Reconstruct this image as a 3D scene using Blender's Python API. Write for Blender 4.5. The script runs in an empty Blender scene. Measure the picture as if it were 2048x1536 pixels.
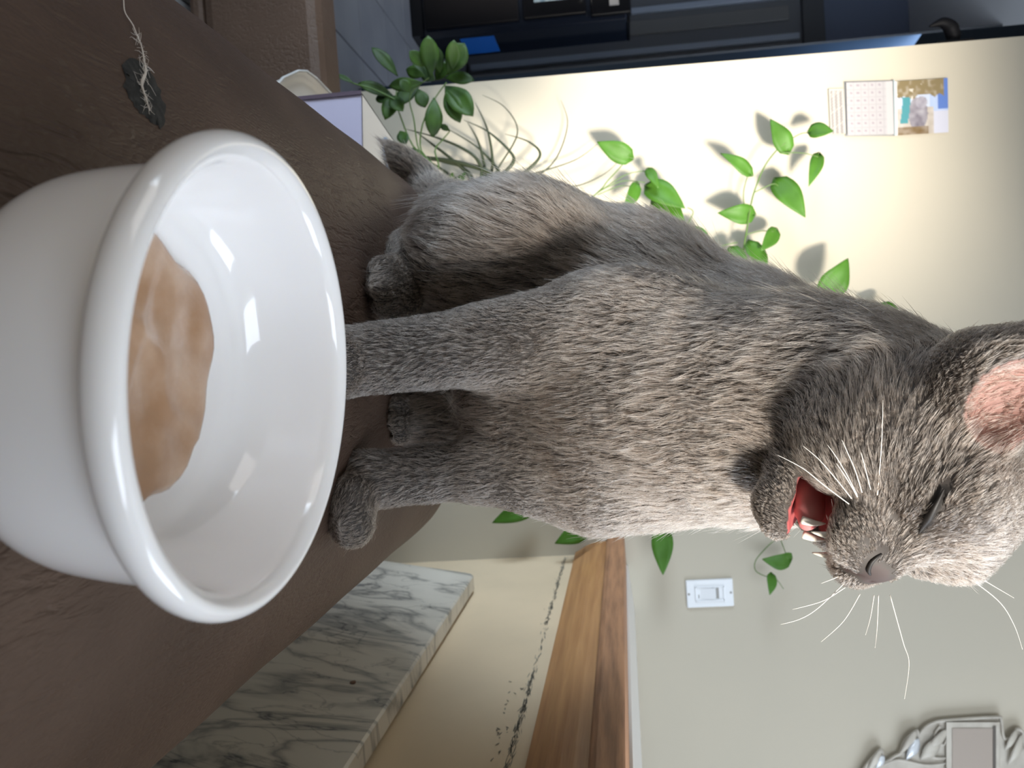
import bpy, math, random
import numpy as np
from mathutils import Vector, Matrix
random.seed(7)
RNG = np.random.default_rng(7)
SC = bpy.context.scene
COL = SC.collection

# ------------------------------------------------------------------ camera
# The photograph was taken with the phone on its side: the picture's right is the room's up.
FPX, PX0 = 1540.0, 1127.0
_d = np.array([(700 - 768) / FPX, (1245 - PX0) / FPX, 1.0]); _d /= np.linalg.norm(_d)
_h = np.array([1, .065, 0.0])
_u = np.cross(_d, _h); _u /= np.linalg.norm(_u); _u = _u if _u[1] > 0 else -_u
_r = np.cross(_u, _d); _r = _r if _r[0] > 0 else -_r
M3 = np.array([_r, _d, _u])                     # rows = room axes written in camera axes
EYE = np.array([0, 0, .82])
def ray(px, py): return M3 @ np.array([(py - 768) / FPX, (px - PX0) / FPX, 1.0])
def at(px, py, y):                              # the room point at depth y that shows at a pixel
    r = ray(px, py); return EYE + r * (y / r[1])
cam = bpy.data.cameras.new('camera'); cam_o = bpy.data.objects.new('camera', cam); COL.objects.link(cam_o)
right, up, fwd = M3[:, 0], M3[:, 1], M3[:, 2]
cam_o.matrix_world = Matrix([[up[i], -right[i], -fwd[i], EYE[i]] for i in range(3)] + [[0, 0, 0, 1]])
cam.sensor_fit = 'HORIZONTAL'; cam.sensor_width = 36; cam.lens = FPX / 2048 * 36
cam.shift_x = -(PX0 - 1024) / 2048
cam.clip_start = .01
cam.dof.use_dof = True; cam.dof.focus_distance = .50; cam.dof.aperture_fstop = 14
SC.camera = cam_o
# ------------------------------------------------------------------ light
W = bpy.data.worlds.new('world'); SC.world = W; W.use_nodes = True
W.node_tree.nodes['Background'].inputs[0].default_value = (.62, .74, 1, 1)
W.node_tree.nodes['Background'].inputs[1].default_value = .5
def lamp(name, kind, energy, color, loc=(0, 0, 0), direction=(0, 0, -1), **kw):
    l = bpy.data.lights.new(name, kind); l.energy = energy; l.color = color
    for k, v in kw.items(): setattr(l, k, v)
    o = bpy.data.objects.new(name, l); COL.objects.link(o); o.location = loc
    o.rotation_euler = Vector(direction).to_track_quat('-Z', 'Y').to_euler(); return o
SUN_DIR = (-.60, 1, -.28)
lamp('sun', 'SUN', 6.9, (1, .92, .80), direction=SUN_DIR, angle=math.radians(9))
WIN = (.42, 1.36, 1.10, 2.22)                   # window behind the camera: x0 x1 z0 z1
lamp('window_sky', 'AREA', 17, (.80, .89, 1), ((WIN[0] + WIN[1]) / 2, -.70, (WIN[2] + WIN[3]) / 2), (0, 1, 0), shape='RECTANGLE', size=.9, size_y=1.1)
lamp('left_fill', 'AREA', 5.5, (.70, .85, 1), (-2.0, .50, .98), (2.3, 1.35, -.45), shape='RECTANGLE', size=1.1, size_y=.8, spread=math.radians(62))  # added cool fill, narrowed onto the low back wall; no window stands here
lamp('left_bounce_fill', 'AREA', 5, (1, .95, .90), (-1.5, -.35, 1.25), (1, .30, -.38), shape='RECTANGLE', size=1.0, size_y=1.0)  # added weak fill lamp imitating light off the left wall
lamp('stair_fill', 'AREA', 26, (.74, .85, 1), (2.45, .6, 1.7), (-1, .1, -.25), shape='RECTANGLE', size=1.2, size_y=1.2)  # added fill for the switch wall; the stair wall has no opening
lamp('hall_fill', 'AREA', 13, (.66, .79, 1), (-.80, 2.75, 1.9), (-.7, .8, -.9), shape='RECTANGLE', size=.5, size_y=1.0)  # added fill hidden behind the cream wall, for the stove side and floor
SC.view_settings.view_transform = 'Standard'; SC.view_settings.look = 'None'
SC.view_settings.gamma = 1; SC.view_settings.use_curve_mapping = False
SC.view_settings.exposure = .35

# ------------------------------------------------------------------ helpers
def tag(o, label=None, cat=None, group=None, kind=None):
    if label: o['label'] = label
    if cat: o['category'] = cat
    if group: o['group'] = group
    if kind: o['kind'] = kind
    return o
def empty(name, loc, label=None, cat=None, group=None):
    o = bpy.data.objects.new(name, None); COL.objects.link(o); o.location = loc; o.empty_display_size = .05
    return tag(o, label, cat, group)
def mesh(name, verts, faces, mat, parent=None, smooth=False):
    me = bpy.data.meshes.new(name); me.from_pydata([tuple(map(float, v)) for v in verts], [], [tuple(f) for f in faces])
    me.materials.append(mat)
    if smooth: me.polygons.foreach_set('use_smooth', [True] * len(me.polygons))
    me.update(); return link(name, me, parent)
def link(name, data, parent=None):
    o = bpy.data.objects.new(name, data); COL.objects.link(o)
    if parent is not None:
        o.parent = parent; o.matrix_parent_inverse = Matrix.Translation(-Vector(world_loc(parent)))
    return o
def world_loc(o):
    v = Vector(o.location)
    return v if o.parent is None else v
def box(x0, x1, y0, y1, z0, z1):
    v = [(x, y, z) for x in (x0, x1) for y in (y0, y1) for z in (z0, z1)]
    return v, [(0, 1, 3, 2), (4, 6, 7, 5), (0, 4, 5, 1), (2, 3, 7, 6), (0, 2, 6, 4), (1, 5, 7, 3)]
def bevel(o, w, seg=2):
    m = o.modifiers.new('edge', 'BEVEL'); m.width = w; m.segments = seg; m.limit_method = 'ANGLE'; m.angle_limit = .6
    return o
def bx(name, b, mat, parent=None, bev=0):
    o = mesh(name, *box(*b), mat, parent)
    return bevel(o, bev) if bev else o
def join(*parts):
    V, Fc = [], []
    for v, f in parts:
        n = len(V); V += [tuple(p) for p in v]; Fc += [tuple(i + n for i in q) for q in f]
    return V, Fc
def lathe(prof, n=64, close=False):
    V = [(r * math.cos(2 * math.pi * k / n), r * math.sin(2 * math.pi * k / n), z) for r, z in prof for k in range(n)]
    Fc = [(i * n + k, i * n + (k + 1) % n, (i + 1) * n + (k + 1) % n, (i + 1) * n + k) for i in range(len(prof) - 1) for k in range(n)]
    return V, Fc
def smooth_path(pts, n):
    P = np.array(pts, float); t = np.linspace(0, len(P) - 1, n); out = []
    for q in t:
        i = min(int(q), len(P) - 2); f = q - i
        p0, p1, p2, p3 = P[max(i - 1, 0)], P[i], P[i + 1], P[min(i + 2, len(P) - 1)]
        out.append(.5 * ((2 * p1) + (-p0 + p2) * f + (2 * p0 - 5 * p1 + 4 * p2 - p3) * f * f + (-p0 + 3 * p1 - 3 * p2 + p3) * f ** 3))
    return np.array(out)
def tube(path, rad, sides=6):
    P = np.array(path, float); n = len(P); R = np.broadcast_to(np.asarray(rad, float), (n,)) if np.ndim(rad) < 1 or len(np.atleast_1d(rad)) == n else np.interp(np.linspace(0, 1, n), np.linspace(0, 1, len(rad)), rad)
    T = np.gradient(P, axis=0); T /= np.linalg.norm(T, axis=1)[:, None] + 1e-9
    a = np.array([0, 0, 1.0]) if abs(T[0][2]) < .9 else np.array([1.0, 0, 0]); V = []
    for i in range(n):
        a = a - T[i] * a.dot(T[i]); a /= np.linalg.norm(a) + 1e-9; b = np.cross(T[i], a)
        for k in range(sides):
            q = 2 * math.pi * k / sides; V.append(P[i] + R[i] * (math.cos(q) * a + math.sin(q) * b))
    Fc = [(i * sides + k, i * sides + (k + 1) % sides, (i + 1) * sides + (k + 1) % sides, (i + 1) * sides + k) for i in range(n - 1) for k in range(sides)]
    Fc += [tuple(range(sides))[::-1], tuple((n - 1) * sides + k for k in range(sides))]
    return V, Fc
def M(name, color, rough=.6, metal=0, spec=.5, noise=None, bump=None, **kw):
    """principled material; noise=(scale, color2, lo, hi[, stretch xyz]), bump=(scale, strength[, stretch])"""
    m = bpy.data.materials.new(name); m.use_nodes = True; nt = m.node_tree; b = nt.nodes['Principled BSDF']
    b.inputs['Base Color'].default_value = (*color, 1); b.inputs['Roughness'].default_value = rough
    b.inputs['Metallic'].default_value = metal; b.inputs['Specular IOR Level'].default_value = spec
    for k, v in kw.items(): b.inputs[k.replace('_', ' ')].default_value = v
    def coords(st):
        tc = nt.nodes.new('ShaderNodeTexCoord'); mp = nt.nodes.new('ShaderNodeMapping')
        mp.inputs['Scale'].default_value = st; nt.links.new(tc.outputs['Object'], mp.inputs[0]); return mp.outputs[0]
    if noise:
        t = nt.nodes.new('ShaderNodeTexNoise'); t.inputs['Scale'].default_value = noise[0]; t.inputs['Detail'].default_value = 6
        nt.links.new(coords(noise[4] if len(noise) > 4 else (1, 1, 1)), t.inputs['Vector'])
        r = nt.nodes.new('ShaderNodeValToRGB'); r.color_ramp.elements[0].position = noise[2]; r.color_ramp.elements[1].position = noise[3]
        r.color_ramp.elements[0].color = (*color, 1); r.color_ramp.elements[1].color = (*noise[1], 1)
        nt.links.new(t.outputs['Fac'], r.inputs[0]); nt.links.new(r.outputs[0], b.inputs['Base Color'])
    if bump:
        t = nt.nodes.new('ShaderNodeTexNoise'); t.inputs['Scale'].default_value = bump[0]; t.inputs['Detail'].default_value = 4
        nt.links.new(coords(bump[2] if len(bump) > 2 else (1, 1, 1)), t.inputs['Vector'])
        bp = nt.nodes.new('ShaderNodeBump'); bp.inputs['Strength'].default_value = bump[1]; bp.inputs['Distance'].default_value = .002
        nt.links.new(t.outputs['Fac'], bp.inputs['Height']); nt.links.new(bp.outputs[0], b.inputs['Normal'])
    return m
def vcol_mat(name, rough=.6):
    m = bpy.data.materials.new(name); m.use_nodes = True; nt = m.node_tree
    a = nt.nodes.new('ShaderNodeVertexColor'); a.layer_name = 'print'
    nt.links.new(a.outputs[0], nt.nodes['Principled BSDF'].inputs['Base Color']); nt.nodes['Principled BSDF'].inputs['Roughness'].default_value = rough
    return m

# ------------------------------------------------------------------ materials
cream = M('cream_wall_paint', (.52, .47, .375), .75, noise=(3, (.50, .455, .365), .35, .65), bump=(60, .05))
beige = M('beige_wall_paint', (.80, .645, .45), .7, noise=(6, (.74, .60, .42), .4, .7), bump=(40, .08))
white_paint = M('white_trim_paint', (.75, .72, .68), .5)
oak = M('stained_oak', (.62, .32, .13), .45, noise=(7, (.47, .22, .085), .35, .68, (14, .7, 14)), bump=(30, .15, (12, .6, 12)))
oak_dark = M('worn_oak_cap', (.50, .25, .13), .55, noise=(9, (.29, .14, .075), .4, .7, (12, 1, 12)), bump=(40, .25, (8, 1, 8)))
hall_wall = M('hall_wall_paint', (.20, .23, .31), .8)
ceiling_m = M('ceiling_paint', (.78, .75, .70), .9)
tile_m = M('grey_floor_tile', (.34, .34, .35), .4, noise=(5, (.28, .28, .30), .4, .7))
grout = M('dark_grout', (.10, .10, .11), .9)

def struct(o): o['kind'] = 'structure'; return o
# ------------------------------------------------------------------ the room
fl = struct(bx('floor', (-3.0, 2.6, -.7, 4.8, -.1, -.004), grout))
tv, tf = box(-.147, .147, -.147, .147, -.006, 0)
tile_me = None
for i in range(-6, 3):
    for j in range(0, 12):
        x, y = -1.05 + .3 * i + .15, 1.12 + .3 * j + .15
        if x > -.3 or x < -2.8: continue
        if tile_me is None:
            o = mesh('tile', tv, tf, tile_m, fl); bevel(o, .002, 1); tile_me = o.data
        else:
            o = link('tile', tile_me, fl); bevel(o, .002, 1)
        o.location = (x, y, 0)
struct(bx('ceiling', (-3.1, 2.7, -.8, 4.9, 2.6, 2.7), ceiling_m))
wb = struct(mesh('wall_back', [(-.652, 1.8, 0), (2.6, 1.8, 0), (2.6, 1.8, 2.6), (-.618, 1.8, 2.6), (-.652, 1.92, 0), (2.6, 1.92, 0), (2.6, 1.92, 2.6), (-.618, 1.92, 2.6)],
     [(0, 1, 2, 3), (7, 6, 5, 4), (0, 3, 7, 4), (1, 5, 6, 2), (3, 2, 6, 7), (0, 4, 5, 1)], cream))
struct(bx('wall_far', (-3.0, 2.7, 4.7, 4.8, 0, 2.6), hall_wall))
struct(bx('wall_left', (-3.1, -3.0, -.8, 4.8, 0, 2.6), hall_wall))
struct(bx('wall_stair', (2.6, 2.7, -.8, 4.8, 0, 2.6), cream))
x0, x1, z0, z1 = WIN
struct(mesh('wall_front', *join(box(-3, x0, -.66, -.6, 0, 2.6), box(x1, 2.6, -.66, -.6, 0, 2.6), box(x0, x1, -.66, -.6, 0, z0), box(x0, x1, -.66, -.6, z1, 2.6)), cream))
struct(bx('window_1', (x0, x1, -.64, -.56, z0 - .03, z0), white_paint))
# half wall on the right: beige face, oak moulding, worn oak cap, white top
hw = struct(bx('wall_right', (.476, .60, -.58, 1.8, 0, .775), beige))
seam = M('grey_scuffs', (.24, .22, .18), .9)
def moulding(prof, y0, y1, mat, name, y1s=None):
    n = len(prof); V = [(x, y0, z) for x, z in prof] + [(x, y1, z) for x, z in prof]
    return struct(mesh(name, V, [(i, (i + 1) % n, n + (i + 1) % n, n + i) for i in range(n)] + [tuple(range(n))[::-1], tuple(range(n, 2 * n))], mat))
moulding([(.476, .676), (.470, .678), (.464, .690), (.455, .705), (.449, .722), (.446, .738), (.446, .757), (.476, .757)], -.58, 1.799, oak, 'trim_1')
bevel(moulding([(.418, .7575), (.415, .766), (.415, .790), (.420, .796), (.505, .796), (.505, .7575)], -.58, 1.799, oak_dark, 'trim_2'), .003)
moulding([(.505, .775), (.505, .800), (.612, .809), (.612, .775)], -.58, 1.799, white_paint, 'trim_3')
# seam line with black scuffs along the beige face: thin raised flecks of dried dirt
V, Fc = [], []
def fleck(y, z, ly, lz, ang):
    c, s = math.cos(ang), math.sin(ang); n = len(V)
    for a, b in ((-1, -.5), (0, -1), (1, -.3), (.8, .6), (0, 1), (-.9, .5)):
        a *= ly * random.uniform(.6, 1); b *= lz * random.uniform(.6, 1)
        V.append((.4752, y + a * c - b * s, z + a * s + b * c))
    Fc.append(tuple(range(n, n + 6)))
for k in range(620):
    y = random.uniform(.75, 1.78); dens = .5 + .5 * math.sin(y * 9) + (1.2 if y < 1.15 else .2)
    if random.random() > dens: continue
    fleck(y, .655 + random.gauss(0, .0022), random.uniform(.003, .014), random.uniform(.0003, .0009), random.gauss(0, .15))
for k in range(26):
    fleck(random.gauss(.98, .10), .632 + random.gauss(0, .010), random.uniform(.002, .006), random.uniform(.0006, .0016), random.uniform(-1, 1))
for k in range(7):
    fleck(random.uniform(1.2, 1.7), .64 + random.gauss(0, .012), random.uniform(.002, .005), random.uniform(.0004, .001), random.uniform(-1, 1))
o = mesh('scuff_marks', V, [f[::-1] for f in Fc], seam, hw); o['kind'] = 'stuff'
# hallway door behind the stove and dark strip of wall trim
door_m = M('dark_grey_door', (.20, .20, .205), .35); door_l = M('light_grey_door_edge', (.50, .55, .62), .35)
dr = struct(bx('door_1', (-2.9, -1.25, 4.62, 4.7, .01, 1.97), door_m))
for k in range(6):
    xx = -1.36 - .235 * k
    bx('panel', (xx - .085, xx, 4.605, 4.62, .08, 1.90), M('door_panel_%d' % k, (.25, .24, .225), .4), dr, .006)
    bx('stile', (xx - .155, xx - .118, 4.59, 4.62, .03, 1.95), door_l, dr, .006)
struct(bx('trim_4', (-2.95, -1.2, 4.58, 4.7, 1.97, 2.09), M('door_head_trim', (.10, .10, .10), .5)))
struct(bx('trim_5', (-.928, -.80, 2.55, 2.6, 0, 2.6), M('sky_tinted_door_edge', (.025, .045, .075), .5, spec=.3)))  # blue tint in the colour stands in for reflected sky
struct(bx('wall_hall', (-1.335, -.60, 3.64, 3.76, 0, 2.6), M('grey_hall_paint', (.075, .075, .075), .7)))
# ------------------------------------------------------------------ sofa arm
leather = bpy.data.materials.new('brown_leather'); leather.use_nodes = True
def leather_nodes(m, c1, c2):
    nt = m.node_tree; b = nt.nodes['Principled BSDF']; b.inputs['Roughness'].default_value = .52; b.inputs['Specular IOR Level'].default_value = .35
    tc = nt.nodes.new('ShaderNodeTexCoord')
    def noise(scale, st=(1, 1, 1), rot=(0, 0, 0), detail=5, dist=0):
        mp = nt.nodes.new('ShaderNodeMapping'); mp.inputs['Scale'].default_value = st; mp.inputs['Rotation'].default_value = rot
        nt.links.new(tc.outputs['Object'], mp.inputs[0]); t = nt.nodes.new('ShaderNodeTexNoise')
        t.inputs['Scale'].default_value = scale; t.inputs['Detail'].default_value = detail; t.inputs['Distortion'].default_value = dist
        nt.links.new(mp.outputs[0], t.inputs['Vector']); return t.outputs['Fac']
    big = noise(9); r = nt.nodes.new('ShaderNodeValToRGB'); r.color_ramp.elements[0].position = .3; r.color_ramp.elements[1].position = .7
    r.color_ramp.elements[0].color = (*c1, 1); r.color_ramp.elements[1].color = (*c2, 1)
    nt.links.new(big, r.inputs[0]); nt.links.new(r.outputs[0], b.inputs['Base Color'])
    # pebbled grain plus short creases that run across the arm
    vo = nt.nodes.new('ShaderNodeTexVoronoi'); vo.feature = 'DISTANCE_TO_EDGE'; vo.inputs['Scale'].default_value = 380
    mp = nt.nodes.new('ShaderNodeMapping'); mp.inputs['Scale'].default_value = (1, .38, 1); mp.inputs['Rotation'].default_value = (0, 0, .35)
    nt.links.new(tc.outputs['Object'], mp.inputs[0]); nt.links.new(mp.outputs[0], vo.inputs['Vector'])
    cr = noise(150, (1, .22, 1), (0, 0, .5), 3, .6)
    rc = nt.nodes.new('ShaderNodeValToRGB'); rc.color_ramp.elements[0].position = .36; rc.color_ramp.elements[1].position = .50
    nt.links.new(cr, rc.inputs[0])
    mask = noise(7); rm = nt.nodes.new('ShaderNodeValToRGB'); rm.color_ramp.elements[0].position = .42; rm.color_ramp.elements[1].position = .6
    nt.links.new(mask, rm.inputs[0])
    mx = nt.nodes.new('ShaderNodeMix'); mx.data_type = 'FLOAT'; nt.links.new(rm.outputs[0], mx.inputs[0]); mx.inputs[2].default_value = 1.0
    nt.links.new(rc.outputs[0], mx.inputs[3])
    ad = nt.nodes.new('ShaderNodeMath'); ad.operation = 'MULTIPLY_ADD'; nt.links.new(vo.outputs['Distance'], ad.inputs[0]); ad.inputs[1].default_value = .55
    nt.links.new(mx.outputs[0], ad.inputs[2])
    bp = nt.nodes.new('ShaderNodeBump'); bp.inputs['Strength'].default_value = .45; bp.inputs['Distance'].default_value = .0022
    nt.links.new(ad.outputs[0], bp.inputs['Height']); nt.links.new(bp.outputs[0], b.inputs['Normal'])
leather_nodes(leather, (.108, .070, .051), (.070, .044, .032))
SA, SB, SCX, SCZ = .231, .085, -.016, .6155       # half width, crown height, centre, crest height
def arm_z(x, y):
    s = arm_scale(y); q = min(1, abs((x - SCX) / (SA * s))); return SCZ - (1 - s) * .07 - SB * (1 - math.sqrt(max(0, 1 - q * q)))
def arm_scale(y):
    if y < .96: return 1.0
    t = min(1, (y - .96) / .13); return max(.02, math.sqrt(max(0, 1 - t ** 2.3)))
V, Fc = [], []
ys = list(np.linspace(-.55, .96, 64)) + list(.96 + .13 * np.sin(np.linspace(0, math.pi / 2, 22)[1:]))
NA = 44
for y in ys:
    s = arm_scale(y)
    sec = [(-1, -2.0)] + [(math.cos(q), math.sin(q)) for q in np.linspace(math.pi, 0, NA)] + [(1, -2.0)]
    for c, sn in sec:
        wob = .0012 * math.sin(31 * y + 5 * c) * math.sin(9 * y)
        z = SCZ - SB - (1 - s) * .07 + SB * sn + wob if sn > -1.5 else .30
        V.append((SCX + SA * s * (c if sn > -1.5 else c * .97), y, z))
n = NA + 2
for i in range(len(ys) - 1):
    for k in range(n - 1): Fc.append((i * n + k, i * n + k + 1, (i + 1) * n + k + 1, (i + 1) * n + k))
Fc.append(tuple((len(ys) - 1) * n + k for k in range(n)))
sofa = empty('sofa', (SCX, .3, 0), 'brown leather sofa seen along its wide padded arm, under the bowl and the cat', 'sofa')
mesh('arm_cushion', V, Fc, leather, sofa, True)
bx('arm_base', (SCX - .205, SCX + .205, -.5, .98, .03, .52), leather, sofa, .03)
for px_, py_ in ((-.17, -.45), (.15, -.45), (-.17, .90), (.15, .90)):
    bx('foot', (SCX + px_, SCX + px_ + .04, py_, py_ + .04, 0, .03), oak_dark, sofa)
def arm_hit(px, py):
    r = ray(px, py); lo, hi = .05, 1.2
    for q in np.linspace(.1, 1.1, 400):
        p = EYE + r * (q / r[1])
        if p[2] < arm_z(p[0], q): break
        lo = q
    return EYE + r * (q / r[1])
# worn spot where the finish has peeled
out = [(247, 122), (262, 115), (280, 126), (298, 138), (312, 165), (322, 190), (329, 222), (325, 250), (317, 256), (303, 247), (290, 236), (275, 226), (262, 210), (254, 190), (243, 175), (247, 150), (241, 138)]
cen = np.mean(out, axis=0); V = []; Fc = []
def on_arm(p, up_=.0006):
    h = arm_hit(*p); return (h[0], h[1], arm_z(h[0], h[1]) + .0012 * math.sin(31 * h[1] + 5 * (h[0] - SCX) / SA) * math.sin(9 * h[1]) + up_)
dense = [np.array(out[i]) * (1 - f) + np.array(out[(i + 1) % len(out)]) * f + RNG.normal(0, 1.2, 2) for i in range(len(out)) for f in (0, .33, .66)]
RG = 6
for g in range(1, RG + 1):
    for p in dense: V.append(on_arm(cen + (np.array(p) - cen) * g / RG, .0009 if g < RG else .0002))
nd = len(dense); V.append(on_arm(cen, .0009))
for g in range(RG - 1):
    for k in range(nd): Fc.append((g * nd + k, g * nd + (k + 1) % nd, (g + 1) * nd + (k + 1) % nd, (g + 1) * nd + k))
for k in range(nd): Fc.append((len(V) - 1, (k + 1) % nd, k))
wp = mesh('worn_patch', V, Fc, M('peeled_leather', (.014, .014, .013), .8, noise=(260, (.045, .043, .040), .45, .75), bump=(500, .4)), sofa, True)
wp['label'] = 'dark grey peeled patch in the leather'
thr_pts = [on_arm(p, .0016) for p in [(236, -30), (240, 0), (243, 25), (255, 50), (268, 72), (275, 95), (281, 122), (282, 145), (277, 170), (283, 200), (291, 222)]]
thr = smooth_path(thr_pts, 60); thread_m = M('white_fluff', (.62, .56, .50), .9)
rad = np.interp(np.linspace(0, 1, 60), [0, .45, .62, .74, .85, 1], [.00028, .0003, .0004, .0008, .0005, .0002])
T, TF = tube(thr, rad, 5); parts = [(T, TF)]
for k in range(110):
    i = random.randrange(22, 59); p = thr[i]; q = p + RNG.normal(0, 1, 3) * np.array([.0035, .0035, .0008])
    parts.append(tube([p, (p + q) / 2 + RNG.normal(0, .0006, 3), q], [.0001, .0001, .00006], 3))
tag(mesh('thread', *join(*parts), thread_m), 'frayed white thread trailing over the dark worn patch on the leather', 'thread')
# ------------------------------------------------------------------ bowl
china = M('white_milk_glass', (.90, .88, .87), .08, spec=.55, Subsurface_Weight=.12, Subsurface_Radius=(.02, .016, .012), Subsurface_Scale=.3, Coat_Weight=.3, Coat_Roughness=.03)
prof = [(0, .020), (.040, .018), (.046, .004), (.0475, .0), (.051, .0005), (.056, .004), (.0615, .0105), (.0658, .020), (.068, .034), (.0692, .050), (.0700, .0605),
        (.0722, .0620), (.0760, .0630), (.0780, .0650), (.0788, .0685), (.0782, .0716), (.0766, .0736), (.0745, .0742), (.0726, .0733), (.0707, .0715), (.0695, .0685),
        (.0682, .062), (.0664, .053), (.0640, .0445), (.0605, .0375), (.0560, .0335), (.0500, .0318), (.045, .0312), (.030, .0306), (.0, .0303)]
pp = []
for i in range(len(prof) - 1):
    pp += [tuple(np.array(prof[i]) * (1 - f) + np.array(prof[i + 1]) * f) for f in (0,)]
pp.append(prof[-1])
BP = smooth_path(pp, 120); BP[:, 0] *= 1.032; BP[:, 0] = np.clip(BP[:, 0], 0, None)
bv, bf = lathe([tuple(p) for p in BP], 128)
RIM = np.array([.0010, .2567, .6960]); Zb = np.array([math.sin(math.radians(5.0)), -math.sin(math.radians(-.4)), 1.0]); Zb /= np.linalg.norm(Zb)
bowl_q = Vector(Zb).to_track_quat('Z', 'Y')
bowl = mesh('bowl', bv, bf, china, None, True); bowl.rotation_mode = 'QUATERNION'; bowl.rotation_quaternion = bowl_q
BO = RIM - Zb * .0725; bowl.location = BO
tag(bowl, 'white glass bowl with a thick rolled rim on the sofa arm before the cat', 'bowl')
# pale brown wet food lying in the bowl: ridged, uneven outline
broth = M('milky_brown_food', (.42, .245, .14), .2, spec=.5, noise=(30, (.60, .42, .30), .40, .64), bump=(60, .4), Subsurface_Weight=.15, Subsurface_Radius=(.01, .006, .004))
V, Fc = [], []; NR, NT = 26, 72
def floor_in(r):
    q = BP[len(BP) * 60 // 100:]; q = q[np.argsort(q[:, 0])]; return float(np.interp(r, q[:, 0], q[:, 1]))
for i in range(NR + 1):
    for k in range(NT):
        a = 2 * math.pi * k / NT; t = i / NR
        R = .0505 + .003 * math.sin(2 * a + .6) + .0022 * math.sin(5 * a) + .0012 * math.sin(11 * a + 1)
        cx_, cy_ = -.012, .002
        x, y = cx_ + R * t * math.cos(a), cy_ + R * t * math.sin(a)
        rr = math.hypot(x, y); lev = .0350 + .0007 * math.sin(210 * x + 60 * y) * math.cos(130 * y - 70 * x) + .0010 * math.exp(-((x * .8 + y * .6 - .004 * math.sin(150 * y)) / .004) ** 2) + .0008 * math.exp(-((x - y * .5 + .018) / .0035) ** 2)
        z = max(floor_in(rr) + .0002, lev) if t < .93 else floor_in(rr) + .0002 + (lev - floor_in(rr)) * max(0, (1 - t) / .07) * (lev > floor_in(rr))
        V.append((x, y, z))
for i in range(NR):
    for k in range(NT): Fc.append((i * NT + k, i * NT + (k + 1) % NT, (i + 1) * NT + (k + 1) % NT, (i + 1) * NT + k))
fo = mesh('wet_food', V, Fc, broth, None, True); fo.rotation_mode = 'QUATERNION'; fo.rotation_quaternion = bowl_q; fo.location = BO
tag(fo, 'smeared layer of milky brown wet food in the bottom of the white bowl', 'food')
# ------------------------------------------------------------------ marble slab leaning on the half wall
mar = bpy.data.materials.new('grey_veined_marble'); mar.use_nodes = True; nt = mar.node_tree; b = nt.nodes['Principled BSDF']; b.inputs['Roughness'].default_value = .3
tc = nt.nodes.new('ShaderNodeTexCoord'); mp = nt.nodes.new('ShaderNodeMapping'); mp.inputs['Rotation'].default_value = (.30, 0, 0); mp.inputs['Scale'].default_value = (.5, 1.5, .62)
nt.links.new(tc.outputs['Object'], mp.inputs[0]); acc = None
for sc, w_, dark in ((5.2, .06, .82), (11, .022, .65), (2.3, .12, .42)):
    t = nt.nodes.new('ShaderNodeTexNoise'); t.inputs['Scale'].default_value = sc; t.inputs['Detail'].default_value = 7; t.inputs['Distortion'].default_value = .9
    nt.links.new(mp.outputs[0], t.inputs['Vector'])
    s1 = nt.nodes.new('ShaderNodeMath'); s1.operation = 'SUBTRACT'; s1.inputs[1].default_value = .5; nt.links.new(t.outputs['Fac'], s1.inputs[0])
    s2 = nt.nodes.new('ShaderNodeMath'); s2.operation = 'ABSOLUTE'; nt.links.new(s1.outputs[0], s2.inputs[0])
    mr = nt.nodes.new('ShaderNodeMapRange'); mr.inputs['From Max'].default_value = w_; mr.inputs['To Min'].default_value = dark; mr.inputs['To Max'].default_value = 0; nt.links.new(s2.outputs[0], mr.inputs['Value'])
    pw = nt.nodes.new('ShaderNodeMath'); pw.operation = 'POWER'; pw.inputs[1].default_value = 2.2; nt.links.new(mr.outputs[0], pw.inputs[0])
    if acc is None: acc = pw.outputs[0]
    else:
        a_ = nt.nodes.new('ShaderNodeMath'); a_.operation = 'ADD'; nt.links.new(acc, a_.inputs[0]); nt.links.new(pw.outputs[0], a_.inputs[1]); acc = a_.outputs[0]
r = nt.nodes.new('ShaderNodeValToRGB'); r.color_ramp.elements[0].color = (.68, .64, .57, 1); r.color_ramp.elements[1].color = (.10, .105, .11, 1); r.color_ramp.elements[1].position = .95
nt.links.new(acc, r.inputs[0]); nt.links.new(r.outputs[0], b.inputs['Base Color'])
# cross-section: top edge at z .487, thickness .032, bottom slid out on the floor side
tf_ = np.array([.438, .487]); tb_ = np.array([.4695, .487]); lean = np.array([-.085, -.46])
sec = [tf_ + (-.0, -.003), tf_ + (.003, 0), tb_ + (-.003, 0), tb_ + (0, -.004), tb_ + lean, tf_ + lean]
L0, L1 = .55, 1.565
V = []
for y, ins in ((L0, 0), (L1 - .03, 0), (L1 - .012, .006), (L1 - .003, .016), (L1, .03)):
    for k, (x, z) in enumerate(sec): V.append((x + (lean[0] / -lean[1] * -ins if k < 4 else 0), y, z - (ins if k < 4 else 0)))
Fc = [(i * 6 + k, i * 6 + (k + 1) % 6, (i + 1) * 6 + (k + 1) % 6, (i + 1) * 6 + k) for i in range(4) for k in range(6)] + [(5, 4, 3, 2, 1, 0), tuple(24 + k for k in range(6))]
for i_, v in enumerate(V): V[i_] = (v[0], v[1], max(v[2], 0.0) if v[2] > .1 else 0.0) if False else v
slab = mesh('marble_slab', V, Fc, mar)
tag(slab, 'white marble slab with grey veins leaning on edge against the beige half wall', 'slab')
sp = np.array([.4379 - .0115, 1.005, .4255]); 
st = mesh('stain', *tube([sp + (-.0012, 0, 0), sp + (.0012, 0, 0)], [.004, .004], 10), M('rust_stain', (.22, .13, .09), .7), slab); st['label'] = 'small brown stain spot'
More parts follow.
